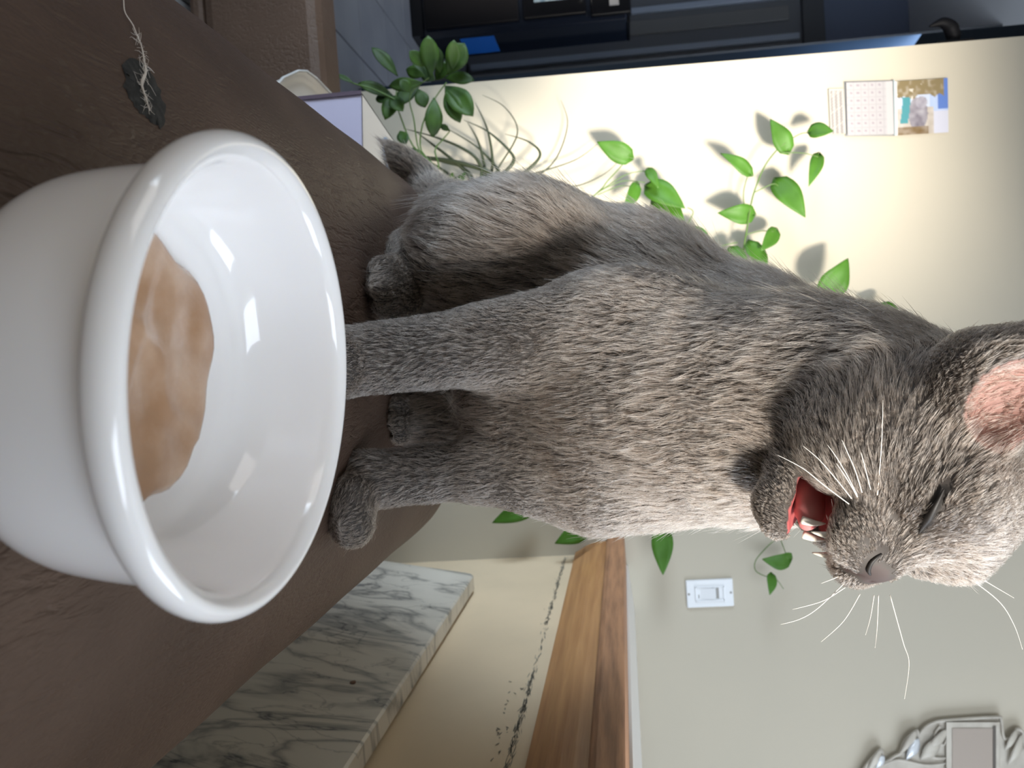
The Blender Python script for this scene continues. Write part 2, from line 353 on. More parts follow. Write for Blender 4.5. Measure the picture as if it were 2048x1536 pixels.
bench_m = M('dark_wood', (.10, .06, .04), .5)
tag(bx('low_bench', (.325, .470, .5, 1.62, 0, .0265), bench_m, None, .004), 'low dark plank under the leaning marble slab', 'plank')
# ------------------------------------------------------------------ things between the sofa and the back wall
ott_m = bpy.data.materials.new('dark_brown_leather'); ott_m.use_nodes = True; leather_nodes(ott_m, (.125, .080, .056), (.095, .060, .042))
ott = empty('ottoman', (-.85, 1.60, 0), 'low dark brown leather ottoman on the hall side, behind the white tray corner', 'ottoman')
bx('cushion', (-1.20, -.519, 1.445, 1.56, .06, .288), ott_m, ott, .022)
bx('skirt', (-1.19, -.530, 1.455, 1.55, .03, .06), ott_m, ott, .01)
for a_, b_ in ((-1.18, 1.47), (-.58, 1.47), (-1.18, 1.505), (-.58, 1.505)): bx('foot', (a_, a_ + .04, b_, b_ + .04, 0, .03), oak_dark, ott)
white_gloss = M('white_enamel', (.74, .72, .68), .25); white_rim = M('grey_white_rim', (.55, .55, .54), .25)
tb = empty('side_table', (-.338, 1.22, 0), 'small round dark side table standing behind the sofa arm, under the white tray', 'side table')
mesh('table_top', *lathe([(0, .340), (.080, .340), (.084, .344), (.084, .352), (.081, .3565), (0, .3565)], 40), bench_m, tb, False).location = (-.338, 1.22, 0)
mesh('pedestal', *lathe([(0, .03), (.02, .03), (.016, .10), (.018, .33), (.05, .340), (0, .340)], 20), bench_m, tb).location = (-.338, 1.22, 0)
mesh('table_base', *lathe([(0, 0), (.08, 0), (.08, .012), (.03, .032), (0, .032)], 32), bench_m, tb).location = (-.338, 1.22, 0)
for o in list(bpy.data.objects):
    if o.parent is tb: o.location = (0, 0, 0); o.matrix_parent_inverse = Matrix()
# octagonal tray, one corner of it shows
TC = np.array([-.337, 1.215]); tv_, tf2 = [], []
ring = [(a_ * 1.13, z_ - .0515) for a_, z_ in ((.158, .4085), (.168, .4095), (.1715, .4195), (.1690, .4205), (.1645, .4130), (.150, .4118), (0, .4118))]
for r_, z_ in ring:
    for k in range(32):
        q = 2 * math.pi * (k + .5) / 32; oct_ = math.cos(math.pi / 8) / math.cos(((q + math.radians(-17)) % (math.pi / 4)) - math.pi / 8)
        rr = r_ * min(1.0, oct_ * 1.04); tv_.append((TC[0] + rr * .64 * math.cos(q), TC[1] + rr * math.sin(q), z_))
for i in range(len(ring) - 1):
    for k in range(32): tf2.append((i * 32 + k, i * 32 + (k + 1) % 32, (i + 1) * 32 + (k + 1) % 32, (i + 1) * 32 + k))
tf2.append(tuple(range(32))[::-1])
tray = empty('tray', (TC[0], TC[1], .357), 'white enamel tray corner poking out left of the tissue box', 'tray')
mesh('tray_dish', tv_, tf2, white_gloss, tray, True)
mesh('rim', *tube([(tv_[64 + k % 32][0], tv_[64 + k % 32][1], .3693) for k in range(33)], [.0022] * 33, 6), white_rim, tray, True)
# tissue box: lavender front, cream top with a blue print, a tissue folded down in the slot
lav = M('lavender_card', (.52, .50, .66), .6); crm = M('cream_card', (.74, .69, .64), .6); blu = M('blue_print', (.26, .36, .52), .6); prp = M('dark_purple_card', (.10, .07, .10), .6)
ax = np.array([.035, .19]); ax = ax / np.linalg.norm(ax); bxv = np.array([ax[1], -ax[0]]); P0 = np.array([-.3935, 1.098])
def bp(a, b_, z): p = P0 + ax * a + bxv * b_; return (p[0], p[1], z)
TL, TW, TZ0, TZ1 = .22, .112, .3610, .4712
tis = empty('tissue_box', bp(TL / 2, TW / 2, TZ0), 'lavender and cream tissue box with a blue print, beside the sofa arm', 'tissue box')
def slabq(name, c, mat, n_off):      # a thin card panel from four corners
    c = [np.array(p) for p in c]; nn = np.cross(c[1] - c[0], c[2] - c[0]); nn = nn / np.linalg.norm(nn) * n_off
    return mesh(name, c + [p + nn for p in c], [(0, 1, 2, 3), (7, 6, 5, 4), (0, 4, 5, 1), (1, 5, 6, 2), (2, 6, 7, 3), (3, 7, 4, 0)], mat, tis)
slabq('front_panel', [bp(0, 0, TZ0), bp(0, TW, TZ0), bp(0, TW, TZ1), bp(0, 0, TZ1)], lav, -.002)
slabq('back_panel', [bp(TL, 0, TZ0), bp(TL, TW, TZ0), bp(TL, TW, TZ1), bp(TL, 0, TZ1)], lav, .002)
slabq('side_panel', [bp(0, 0, TZ0), bp(TL, 0, TZ0), bp(TL, 0, TZ1), bp(0, 0, TZ1)], prp, .002)
slabq('side_panel', [bp(0, TW, TZ0), bp(TL, TW, TZ0), bp(TL, TW, TZ1), bp(0, TW, TZ1)], lav, -.002)
slabq('top_panel', [bp(0, 0, TZ1), bp(TL, 0, TZ1), bp(TL, TW, TZ1), bp(0, TW, TZ1)], crm, .001)
slabq('corner_strip', [bp(-.001, -.003, TZ0), bp(-.001, .003, TZ0), bp(-.001, .003, TZ1), bp(-.001, -.003, TZ1)], prp, .0015)
V = [bp(.14 + .05 * math.cos(q), TW / 2 - .015 + .034 * math.sin(q) * (1 + .25 * math.cos(2 * q)), TZ1 + .0013) for q in np.linspace(0, 2 * math.pi, 25)[:-1]]
V2 = [(x, y, z + .0006) for x, y, z in V]
mesh('printed_motif', V + V2, [tuple(range(24, 48))] + [(k, (k + 1) % 24, 24 + (k + 1) % 24, 24 + k) for k in range(24)], blu, tis)
# ------------------------------------------------------------------ plants
leaf_g = M('pothos_leaf', (.085, .24, .018), .38, spec=.4, noise=(30, (.060, .18, .015), .35, .7), Transmission_Weight=0)
def make_leaf_mat(name, c1, c2, tr):
    m = bpy.data.materials.new(name); m.use_nodes = True; nt = m.node_tree; b = nt.nodes['Principled BSDF']; out = nt.nodes['Material Output']
    tc = nt.nodes.new('ShaderNodeTexCoord'); t = nt.nodes.new('ShaderNodeTexNoise'); t.inputs['Scale'].default_value = 25; nt.links.new(tc.outputs['Object'], t.inputs['Vector'])
    r = nt.nodes.new('ShaderNodeValToRGB'); r.color_ramp.elements[0].color = (*c1, 1); r.color_ramp.elements[1].color = (*c2, 1); r.color_ramp.elements[0].position = .35; r.color_ramp.elements[1].position = .7
    nt.links.new(t.outputs['Fac'], r.inputs[0]); nt.links.new(r.outputs[0], b.inputs['Base Color']); b.inputs['Roughness'].default_value = .55
    tl = nt.nodes.new('ShaderNodeBsdfTranslucent'); nt.links.new(r.outputs[0], tl.inputs[0]); mx = nt.nodes.new('ShaderNodeMixShader'); mx.inputs[0].default_value = tr
    nt.links.new(b.outputs[0], mx.inputs[1]); nt.links.new(tl.outputs[0], mx.inputs[2]); nt.links.new(mx.outputs[0], out.inputs[0]); return m
pothos_m = make_leaf_mat('heart_leaf_green', (.070, .20, .016), (.10, .27, .03), .3)
bushy_m = make_leaf_mat('dark_leaf_green', (.022, .058, .010), (.065, .15, .016), .22)
stem_m = M('green_stem', (.10, .18, .04), .5); strand_m = M('dark_strand_green', (.035, .048, .022), .5)
def heart_w(t): return (math.sin(math.pi * t ** .62) ** .8) * (1 - .25 * t)
def ovate_w(t): return (math.sin(math.pi * t ** 1.25) ** .75)
def leaf(name, base, tip, width, wf, mat, parent, fold=.18, droop=.1, facing=None, heart=False):
    b_, t_ = np.array(base), np.array(tip); ax_ = t_ - b_; L = np.linalg.norm(ax_); ax_ = ax_ / L
    n_ = np.array(facing if facing is not None else (random.uniform(-.3, .4), -1, random.uniform(-.1, .4))); n_ = n_ - ax_ * n_.dot(ax_); n_ /= np.linalg.norm(n_)
    s_ = np.cross(n_, ax_); V, Fc = [], []; NL = 10
    for i in range(NL + 1):
        t = i / NL; w = max(.0006, width / 2 * wf(t))
        c = b_ + ax_ * (L * t) + n_ * (droop * L * math.sin(math.pi * t) - droop * .3 * L * t)
        for k in (-1, -.5, 0, .5, 1):
            back = -.16 * L * max(0, 1 - t * 4) * abs(k) if heart else 0
            V.append(c + s_ * (w * k) + n_ * (fold * w * abs(k)) + ax_ * back + n_ * .06 * w * math.sin(t * 9 + k * 2))
    for i in range(NL):
        for k in range(4): Fc.append((i * 5 + k, i * 5 + k + 1, (i + 1) * 5 + k + 1, (i + 1) * 5 + k))
    o = mesh(name, V, Fc, mat, parent, True)
    sm = o.modifiers.new('thickness', 'SOLIDIFY'); sm.thickness = .0006; return o
def pot(parent, x, y, z, r, h, mat):
    o = mesh('pot', *lathe([(0, z), (r * .75, z), (r * .97, z + h - .012), (r * 1.03, z + h - .012), (r * 1.03, z + h), (r * .93, z + h), (r * .90, z + h - .012), (0, z + h - .014)], 32), mat, parent, False)
    for v in o.data.vertices: v.co.x += x; v.co.y += y
    return o
def px_w(w, y): return w / FPX * y
pot_m = M('grey_pot', (.20, .19, .18), .6)
std = empty('plant_bench', (0, 1.62, 0), 'low dark wooden bench along the cream wall, carrying the potted plants', 'bench')
bx('bench_top', (-.49, .30, 1.49, 1.74, .23, .25), bench_m, std, .004)
for a_ in (-.47, .26):
    for b_ in (1.51, 1.70): bx('leg', (a_, a_ + .02, b_, b_ + .02, 0, .23), bench_m, std)
# pothos on the wall
YP = 1.735
vine = empty('pothos_vine', (-.02, 1.62, .25), 'pothos vine with heart shaped green leaves climbing the cream wall behind the cat', 'plant')
pot(vine, -.02, 1.62, .25, .07, .11, pot_m)
def pl(pts, y=YP): return [at(p[0], p[1], y if len(p) < 3 else p[2]) for p in pts]
def stem(name, pts, r0, r1, parent, mat=stem_m, y=YP, n=24):
    pth = pl(pts, y)
    if pts[0] == (868, 345, 1.55): pth = [np.array([-.415 + random.uniform(-.01, .01), 1.63, .315])] + pth
    if pts[0] == root: pth = [np.array([-.02 + random.uniform(-.015, .015), 1.62, .335])] + pth
    return mesh(name, *tube(smooth_path(pth, n), [r0, r1], 6), mat, parent, True)
root = (905, 690, 1.63)
stem('vine_stem', [root, (1050, 640, 1.66), (1250, 590, 1.70), (1400, 560), (1475, 525), (1490, 480), (1498, 430), (1508, 385), (1528, 335), (1552, 302), (1572, 285)], .0026, .0013, vine, n=60)
stem('vine_stem', [root, (1000, 560, 1.66), (1090, 470, 1.70), (1192, 388), (1215, 362), (1240, 335), (1256, 316)], .0024, .001, vine, n=40)
stem('vine_stem', [root, (1080, 640, 1.66), (1250, 560, 1.70), (1340, 490), (1385, 430), (1375, 415)], .002, .001, vine, n=40)
stem('vine_stem', [root, (1100, 760, 1.66), (1400, 700), (1600, 640), (1660, 600), (1700, 600), (1735, 609), (1762, 612)], .0024, .001, vine, n=50)
stem('vine_stem', [root, (960, 820, 1.68), (1040, 930), (1100, 985), (1150, 1015), (1180, 1032), (1215, 1062)], .0022, .001, vine, n=40)
stem('vine_stem', [root, (1100, 850, 1.68), (1250, 960), (1390, 1000), (1480, 1020), (1565, 1045), (1562, 1065), (1530, 1098), (1511, 1122), (1512, 1142), (1535, 1154), (1552, 1158), (1567, 1178)], .0022, .0007, vine, n=70)
petiole = [[(1508, 385), (1545, 368), (1556, 372)], [(1490, 425), (1487, 385), (1497, 345)], [(1572, 285), (1600, 268), (1622, 265)], [(1560, 305), (1605, 306), (1637, 314)], [(1490, 470), (1520, 462), (1548, 463)],
           [(1192, 388), (1250, 350), (1297, 341)], [(1200, 382), (1245, 362), (1290, 365)], [(1195, 390), (1240, 372), (1272, 375)], [(1475, 485), (1450, 490), (1420, 500)], [(1565, 1030), (1556, 1060), (1576, 1118)], [(1150, 1015), (1165, 1040), (1172, 1058)], [(1180, 1032), (1190, 1030)]]
for p in petiole: stem('petiole', p, .0012, .0009, vine, n=12)
LV = [((1258, 314), (1194, 284), 42), ((1297, 341), (1317, 376), 22), ((1272, 372), (1246, 422), 30), ((1300, 376), (1370, 416), 50), ((1312, 405), (1372, 458), 52), ((1385, 462), (1426, 487), 28),
      ((1498, 346), (1442, 306), 28), ((1502, 428), (1436, 426), 40), ((1573, 300), (1541, 238), 40), ((1621, 264), (1667, 262), 34), ((1636, 313), (1618, 372), 28), ((1556, 366), (1611, 434), 50),
      ((1550, 462), (1522, 502), 32), ((1500, 490), (1529, 560), 42), ((1463, 500), (1497, 547), 34), ((1648, 586), (1697, 517), 56), ((1763, 612), (1797, 646), 40), ((1068, 1008), (984, 1046), 42), ((1173, 1056), (1110, 1087), 42),
      ((1192, 1032), (1152, 1010), 30), ((1252, 1018), (1226, 1043), 26), ((1324, 1060), (1326, 1150), 44), ((1329, 1036), (1347, 1068), 22), ((1577, 1117), (1525, 1119), 40), ((1541, 1150), (1540, 1190), 24)]
for b_, t_, w_ in LV:
    y1 = YP - random.uniform(-.005, .02); leaf('leaf', at(*b_, y1 + .008), at(*t_, y1 - random.uniform(.0, .02)), px_w(w_ * 1.08, YP), heart_w, pothos_m, vine, fold=random.uniform(.1, .3), droop=random.uniform(.05, .15), heart=True)
# bushy plant by the hall
YB = 1.62
bush = empty('umbrella_plant', (-.40, 1.56, .25), 'bushy dark green potted plant with rounded leaves at the left end of the wall', 'plant')
pot(bush, -.415, 1.63, .25, .055, .085, pot_m)
broot = (868, 345, 1.55)
for p in ([broot, (838, 300), (828, 240), (820, 190), (858, 155)], [broot, (842, 300), (845, 250), (868, 200), (893, 165)], [broot, (825, 290), (800, 230), (792, 200), (796, 160)], [(792, 200), (750, 180), (708, 167), (672, 150)], [broot, (870, 300), (885, 280), (900, 262)]):
    stem('stem', p, .0022, .0012, bush, y=YB)
BL = [((796, 153), (744, 95), 24), ((848, 134), (819, 102), 24), ((862, 152), (856, 71), 34), ((880, 145), (868, 90), 26), ((895, 150), (929, 86), 40), ((905, 140), (908, 80), 26), ((890, 156), (948, 160), 24), ((850, 152), (812, 139), 22), ((845, 165), (778, 172), 24), ((855, 160), (828, 122), 22),
      ((890, 172), (946, 232), 42), ((893, 178), (920, 245), 32), ((868, 195), (866, 274), 32), ((840, 170), (788, 210), 28), ((795, 190), (770, 238), 30), ((790, 195), (716, 166), 24), ((708, 167), (671, 149), 10), ((836, 178), (850, 215), 26), ((820, 185), (800, 160), 22), ((872, 160), (900, 125), 26), ((800, 262), (812, 288), 22), ((870, 160), (842, 142), 24),
      ((780, 195), (806, 222), 28), ((760, 185), (775, 205), 30), ((838, 300), (815, 310), 16), ((900, 262), (880, 250), 12)]
for b_, t_, w_ in BL:
    y1 = YB + random.uniform(-.03, .04); leaf('leaf', at(*b_, y1), at(*t_, y1 - random.uniform(0, .03)), px_w(w_ * 1.12, YB), ovate_w, bushy_m, bush, fold=random.uniform(.1, .35), droop=random.uniform(.03, .12))
# strappy plant with thin arching blades
YS = 1.69
spid = empty('spider_plant', (-.29, 1.62, .25), 'potted plant with thin dark arching blades fanning over the cream wall left of the cat', 'plant')
pot(spid, -.275, 1.66, .25, .055, .07, pot_m)
sroot = (905, 415, 1.62)
ST = [[(988, 362), (1000, 350), (985, 325), (949, 290), (889, 254)], [(990, 358), (1026, 325), (1017, 300), (974, 262), (927, 240)], [(1000, 360), (1039, 352), (1080, 312), (1058, 284), (1010, 268)], [(960, 358), (955, 320), (922, 295), (867, 273), (807, 257)],
      [(940, 360), (905, 320), (860, 285), (830, 262)], [(1000, 365), (1050, 345), (1100, 362), (1150, 372), (1205, 350), (1235, 325)], [(985, 352), (1000, 330), (1035, 265), (1010, 215), (965, 190)], [(970, 356), (985, 330), (975, 260), (950, 205)],  # one thin blade here is a strand's wall shadow built as geometry
      [(965, 360), (968, 330), (955, 280), (935, 245)], [(930, 375), (900, 350), (870, 330), (850, 318)], [(990, 365), (1060, 358), (1110, 320), (1135, 250), (1122, 200)], [(1000, 368), (1040, 372), (1090, 365), (1130, 385)], [(945, 365), (925, 335), (890, 325), (860, 318)], [(1010, 362), (1075, 345), (1150, 320), (1195, 288)]]
for k, p in enumerate(ST):
    yk = YS + random.uniform(-.03, .07); r0 = .0040 if k not in (5, 10, 13, 6) else .0020
    mesh('blade', *tube(smooth_path([np.array([-.275 + random.uniform(-.012, .012), 1.66 + random.uniform(-.012, .012), .30])] + pl([sroot] + p, yk), 42), [r0 * .8, r0, r0, r0 * .7, .0004], 5), strand_m, spid, True)
mesh('stalk', *tube(smooth_path([np.array([-.275, 1.66, .30])] + pl([sroot], YS), 8), [.007, .006], 7), strand_m, spid, True)
stem('stalk', [sroot, (930, 400), (985, 352), (920, 326), (853, 316)], .0065, .0045, spid, strand_m, YS, 30)
for b_, t_, w_ in (((905, 395), (930, 345), 18), ((920, 400), (960, 372), 18), ((900, 385), (905, 345), 16), ((935, 385), (985, 372), 14)):
    leaf('leaf', at(*b_, YS), at(*t_, YS - .02), px_w(w_, YS), ovate_w, bushy_m, spid)
# ------------------------------------------------------------------ hallway: stove and dark ornament
blk = M('black_enamel', (.004, .004, .005), .25, spec=.6); blk2 = M('dark_grey_enamel', (.010, .0095, .011), .5, spec=.2); chrome = M('steel', (.55, .53, .50), .25, 1)
oven_glass = M('oven_glass', (.16, .24, .30), .15, noise=(40, (.42, .52, .56), .35, .65)); blk_side = M('black_side_enamel', (.012, .016, .026), .12, spec=.7)
SX, SY = -1.405, 3.36
stv = empty('stove', (SX - .3, SY + .3, 0), 'black kitchen stove standing in the dark hallway, past the end of the cream wall', 'stove')
bx('body', (SX - .60, SX, SY, SY + .235, .03, .93), blk_side, stv, .006)
bx('plinth', (SX - .59, SX - .01, SY - .02, SY + .22, 0, .05), blk, stv)
bx('drawer', (SX - .595, SX - .035, SY - .018, SY, .06, .47), blk2, stv, .006)
d_ = bx('oven_door', (SX - .595, SX - .035, SY - .022, SY, .49, .76), blk, stv, .006)
bx('oven_window', (SX - .50, SX - .10, SY - .026, SY - .022, .54, .69), oven_glass, d_)
h_ = mesh('handle', *tube([(SX - .54, SY - .055, .735), (SX - .10, SY - .055, .735)], [.009, .009], 10), chrome, d_, True)
for a_ in (SX - .52, SX - .12): mesh('bracket', *tube([(a_, SY - .055, .735), (a_, SY - .02, .735)], [.007, .007], 8), chrome, d_, True)
cp = bx('control_panel', (SX - .60, SX - .02, SY - .02, SY + .03, .78, .95), blk, stv, .006)
bx('clock_strip', (SX - .12, SX - .055, SY - .0215, SY - .02, .86, .90), M('grey_print', (.35, .34, .33), .4), cp)
for a_ in (SX - .52, SX - .42, SX - .32, SX - .22): mesh('knob', *tube([(a_, SY - .04, .865), (a_, SY - .02, .865)], [.016, .018], 14), blk2, cp)
bx('blue_reflection', (SX, SX + .002, SY + .03, SY + .20, .20, .35), M('painted_blue_reflection', (.03, .22, .80), .3), stv)  # blue patch put on as a window's reflection in the enamel
bx('hob', (SX - .60, SX, SY + .03, SY + .235, .93, .945), blk, stv, .003)
# dark curled thing hung by the wall's edge
orn = empty('coat_hook', (-.66, 1.86, 1.60), 'black curled hook sticking out past the upper edge of the cream wall', 'hook')
ob = smooth_path([(-.655, 1.875, 1.622), (-.670, 1.875, 1.626), (-.690, 1.87, 1.618), (-.700, 1.865, 1.598), (-.692, 1.86, 1.568)], 24)
mesh('hook', *tube(ob, [.013, .017, .017, .011, .0015], 10), M('black_iron', (.005, .005, .007), .6, spec=.2), orn, True)
bx('mount_plate', (-.656, -.640, 1.855, 1.895, 1.585, 1.665), M('black_iron_plate', (.012, .012, .016), .5), orn, .002)
# ------------------------------------------------------------------ calendar and note on the cream wall
def printed(name, P00, P10, P01, nu, nv, fn, mat, parent, off=(0, 0, 0)):
    P00, P10, P01 = map(np.array, (P00, P10, P01)); V, Fc = [], []
    for j in range(nv + 1):
        for i in range(nu + 1): V.append(P00 + (P10 - P00) * i / nu + (P01 - P00) * j / nv + np.array(off))
    for j in range(nv):
        for i in range(nu): a_ = j * (nu + 1) + i; Fc.append((a_, a_ + 1, a_ + nu + 2, a_ + nu + 1))
    o = mesh(name, V, Fc, mat, parent); ca = o.data.color_attributes.new('print', 'FLOAT_COLOR', 'POINT')
    for j in range(nv + 1):
        for i in range(nu + 1): ca.data[j * (nu + 1) + i].color = (*fn(i / nu, j / nv), 1)
    sm = o.modifiers.new('thickness', 'SOLIDIFY'); sm.thickness = .0012; sm.offset = -1
    return o
paper = vcol_mat('printed_paper', .7)
YC = 1.797
def P(px, py, y=YC): return at(px, py, y)
cal = empty('wall_calendar', at(1787, 215, 1.798), 'small wall calendar with a cat picture above a pale month page, on the cream wall', 'calendar')
def page_fn(u, v):
    c = np.array([.40, .38, .39]) if True else 0
    if v > .86: c = np.array([.45, .43, .43])
    g = (u * 7) % 1; h2 = (v / .86 * 5.5) % 1
    if v < .86 and .3 < g < .62 and .45 < h2 < .75 and .04 < u < .98: c = c * np.array([.72, .66, .70])
    if v < .86 and (g < .07 or h2 < .09): c = c * .88
    return c
NT_ = np.random.default_rng(3).uniform(-1, 1, (2, 40, 40))
def vnoise(i, u, v, s):
    x, y = u * s, v * s; a, b_ = int(x) % 38, int(y) % 38; f, g = x - int(x), y - int(y); t = NT_[i]
    return t[a, b_] * (1 - f) * (1 - g) + t[a + 1, b_] * f * (1 - g) + t[a, b_ + 1] * (1 - f) * g + t[a + 1, b_ + 1] * f * g
def pic_fn(u, v):
    n1 = vnoise(0, u, v, 12); n2 = vnoise(1, u, v, 17)
    c = np.array([.50, .55, .66]) + .05 * n1                                       # pale sky and haze
    if v > .80 and u < .56: c = np.array([.09, .17, .46])
    elif v > .66: c = np.array([.38, .46, .66]) + .05 * n1 if u < .6 else np.array([.52, .52, .60])
    if v < .72 and u > .5: c = np.array([.46, .41, .36]) + .07 * n2
    if u < .30 + .06 * n1 and v < .92: c = np.array([.20, .15, .07]) + .16 * max(0, n2) + (.35 if n1 > .75 else 0)
    if (u - .62) ** 2 / .09 + (v - .43) ** 2 / .035 < 1: c = np.array([.24, .22, .25]) + .09 * n1 + .06 * n2      # grey cat
    if (u - .42) ** 2 / .012 + (v - .50) ** 2 / .012 < 1: c = np.array([.33, .31, .35]) + .08 * n2
    if abs(v - .16 - .05 * math.sin(u * 4)) < .075 and .30 < u < .80: c = np.array([.06, .25, .28])
    if u > .86 and v < .62: c = np.array([.22, .16, .10]) + .08 * n2
    if v < .04: c = np.array([.66, .62, .60])
    return np.clip(c, .01, 1)
p = printed('month_page', P(1691, 166), P(1694, 272), P(1784, 163), 56, 44, page_fn, paper, cal, (0, -.004, 0))
printed('picture_page', P(1789, 163), P(1791, 271), P(1895, 156), 60, 60, pic_fn, paper, cal, (0, -.001, 0))
printed('page_edge_shade', P(1688, 162), P(1691, 273), P(1788, 160), 2, 2, lambda u, v: (.30, .30, .29), paper, cal, (0, .001, 0))  # grey sheet painting the shade along the page's left side
mesh('wire_binding', *tube([P(1786.5, 161) + (0, -.004, 0), P(1788.5, 272) + (0, -.004, 0)], [.0016, .0016], 6), M('blue_grey_wire', (.42, .50, .52), .4), cal)
note = tag(printed('paper_note', P(1657, 178), P(1661, 268), P(1687, 177), 60, 26, lambda u, v: (.20, .18, .185) if any(abs(v - q) < .09 for q in (.17, .47, .78)) and math.sin(u * 90 + v * 40) > -.6 and u > .04 else (.46, .43, .385), paper, None, (0, -.001, 0)),
     'white paper slip with three grey lines under the wall calendar', 'paper')
# ------------------------------------------------------------------ light switch
swm = M('white_switch_plastic', (.80, .82, .84), .3); sws = M('grey_switch_gap', (.30, .29, .27), .5)
SWX, SWZ = .580, .986
sw = empty('light_switch', (SWX, 1.80, SWZ), 'white rocker light switch plate on the wall above the wooden ledge', 'switch')
bx('plate', (SWX - .033, SWX + .033, 1.794, 1.80, SWZ - .0545, SWZ + .0545), swm, sw, .003)
mesh('bezel', *join(box(SWX - .0165, SWX + .0165, 1.7915, 1.794, SWZ - .034, SWZ - .031), box(SWX - .0165, SWX + .0165, 1.7915, 1.794, SWZ + .031, SWZ + .034), box(SWX - .0175, SWX - .0150, 1.7915, 1.794, SWZ - .034, SWZ + .034), box(SWX + .0150, SWX + .0175, 1.7915, 1.794, SWZ - .034, SWZ + .034)), swm, sw)
mesh('rocker', [(SWX - .013, 1.7938, SWZ - .020), (SWX + .013, 1.7938, SWZ - .020), (SWX + .013, 1.7895, SWZ + .012), (SWX - .013, 1.7895, SWZ + .012), (SWX - .013, 1.794, SWZ + .013), (SWX + .013, 1.794, SWZ + .013)],
     [(0, 1, 2, 3), (3, 2, 5, 4), (0, 3, 4), (1, 5, 2), (0, 4, 5, 1)], swm, sw)
bx('slot', (SWX - .013, SWX + .013, 1.7935, 1.7942, SWZ + .014, SWZ + .021), sws, sw)
bx('indicator', (SWX + .002, SWX + .010, 1.7935, 1.7942, SWZ - .027, SWZ - .0245), sws, sw)
for q in (-.0485, .0485): mesh('screw', *tube([(SWX, 1.7935, SWZ + q), (SWX, 1.7945, SWZ + q)], [.0028, .0028], 10), sws, sw)
# ------------------------------------------------------------------ ornate silver plaque on the right of the wall
sil = M('dull_silver', (.52, .48, .41), .5, .1, noise=(30, (.42, .38, .32), .4, .7)); sil2 = M('tarnished_panel', (.36, .30, .25), .5, .1); sil3 = M('bright_silver', (.62, .64, .66), .3, .2)
pq = empty('ornate_plaque', at(1900, 1640, 1.80), 'ornate dull silver wall plaque with leaf scrolls around a rectangular panel', 'wall decoration')
CXU = 1640
half = [(1716, 1640), (1716, 1575), (1728, 1538), (1752, 1508), (1763, 1500), (1768, 1524), (1790, 1512), (1800, 1506), (1810, 1482), (1834, 1461), (1836, 1472), (1850, 1455), (1866, 1446), (1890, 1441), (1990, 1434), (2002, 1440), (2006, 1470), (2012, 1478), (2026, 1474), (2034, 1458), (2046, 1466), (2052, 1500), (2090, 1530), (2120, 1580), (2130, 1640)]
outp = half + [(x, 2 * CXU - y) for x, y in half[::-1][1:-1]]
F0 = [at(x, y, 1.788) for x, y in outp]; F1 = [at(x, y, 1.799) for x, y in outp]; n = len(F0)
cc = at(1900, CXU, 1.788)
pb = mesh('back_plate', F0 + F1 + [cc], [tuple(range(n))[::-1]] + [(k, n + k, n + (k + 1) % n, (k + 1) % n) for k in range(n)], sil, pq)
mesh('rim', *tube(smooth_path([at(x, y, 1.786) for x, y in outp + outp[:1]], 260), [.0036] * 260, 6), sil, pq, True)
def quad_px(name, x0, y0, x1, y1, ya, yb, mat):
    c = [(x0, y0), (x0, y1), (x1, y1), (x1, y0)]; V = [at(*q, ya) for q in c] + [at(*q, yb) for q in c]
    return bevel(mesh(name, V, [(3, 2, 1, 0), (4, 5, 6, 7), (0, 1, 5, 4), (1, 2, 6, 5), (2, 3, 7, 6), (3, 0, 4, 7)], mat, pq), .0015)
quad_px('panel_frame', 1892, 1444, 2000, 1836, 1.780, 1.789, sil); quad_px('panel', 1904, 1456, 1986, 1824, 1.7785, 1.781, sil2)
quad_px('panel_ledge', 1986, 1452, 1992, 1828, 1.7775, 1.781, M('dark_ledge', (.10, .085, .07), .6))
def petal(name, b_, t_, w_, mat, fy=1.784):
    return leaf(name, at(*b_, fy), at(*t_, fy - .004), px_w(w_, 1.8), ovate_w, mat, pq, fold=-.3, droop=.12, facing=(0, -1, .2))
for sgn in (0, 1):
    mir = (lambda q: q) if sgn == 0 else (lambda q: (q[0], 2 * CXU - q[1]))
    for b_, t_, w_, m_ in (((1812, 1520), (1838, 1478), 22, sil3), ((1752, 1536), (1768, 1512), 16, sil3), ((1840, 1520), (1880, 1480), 30, sil), ((1800, 1506), (1834, 1462), 18, sil), ((1735, 1540), (1763, 1500), 16, sil), ((1850, 1500), (1896, 1460), 20, sil), ((2010, 1500), (2034, 1460), 16, sil), ((2015, 1530), (2046, 1470), 18, sil)):
        petal('scroll_leaf', mir(b_), mir(t_), w_, m_)
    for pts in ([(1880, 1452), (1870, 1470), (1885, 1490), (1893, 1478)], [(1845, 1500), (1870, 1515), (1895, 1516)], [(1768, 1528), (1800, 1520), (1850, 1530), (1893, 1527)]):
        mesh('scroll', *tube(smooth_path([at(*mir(q), 1.784) for q in pts], 20), [.003, .0035, .002], 6), sil, pq, True)
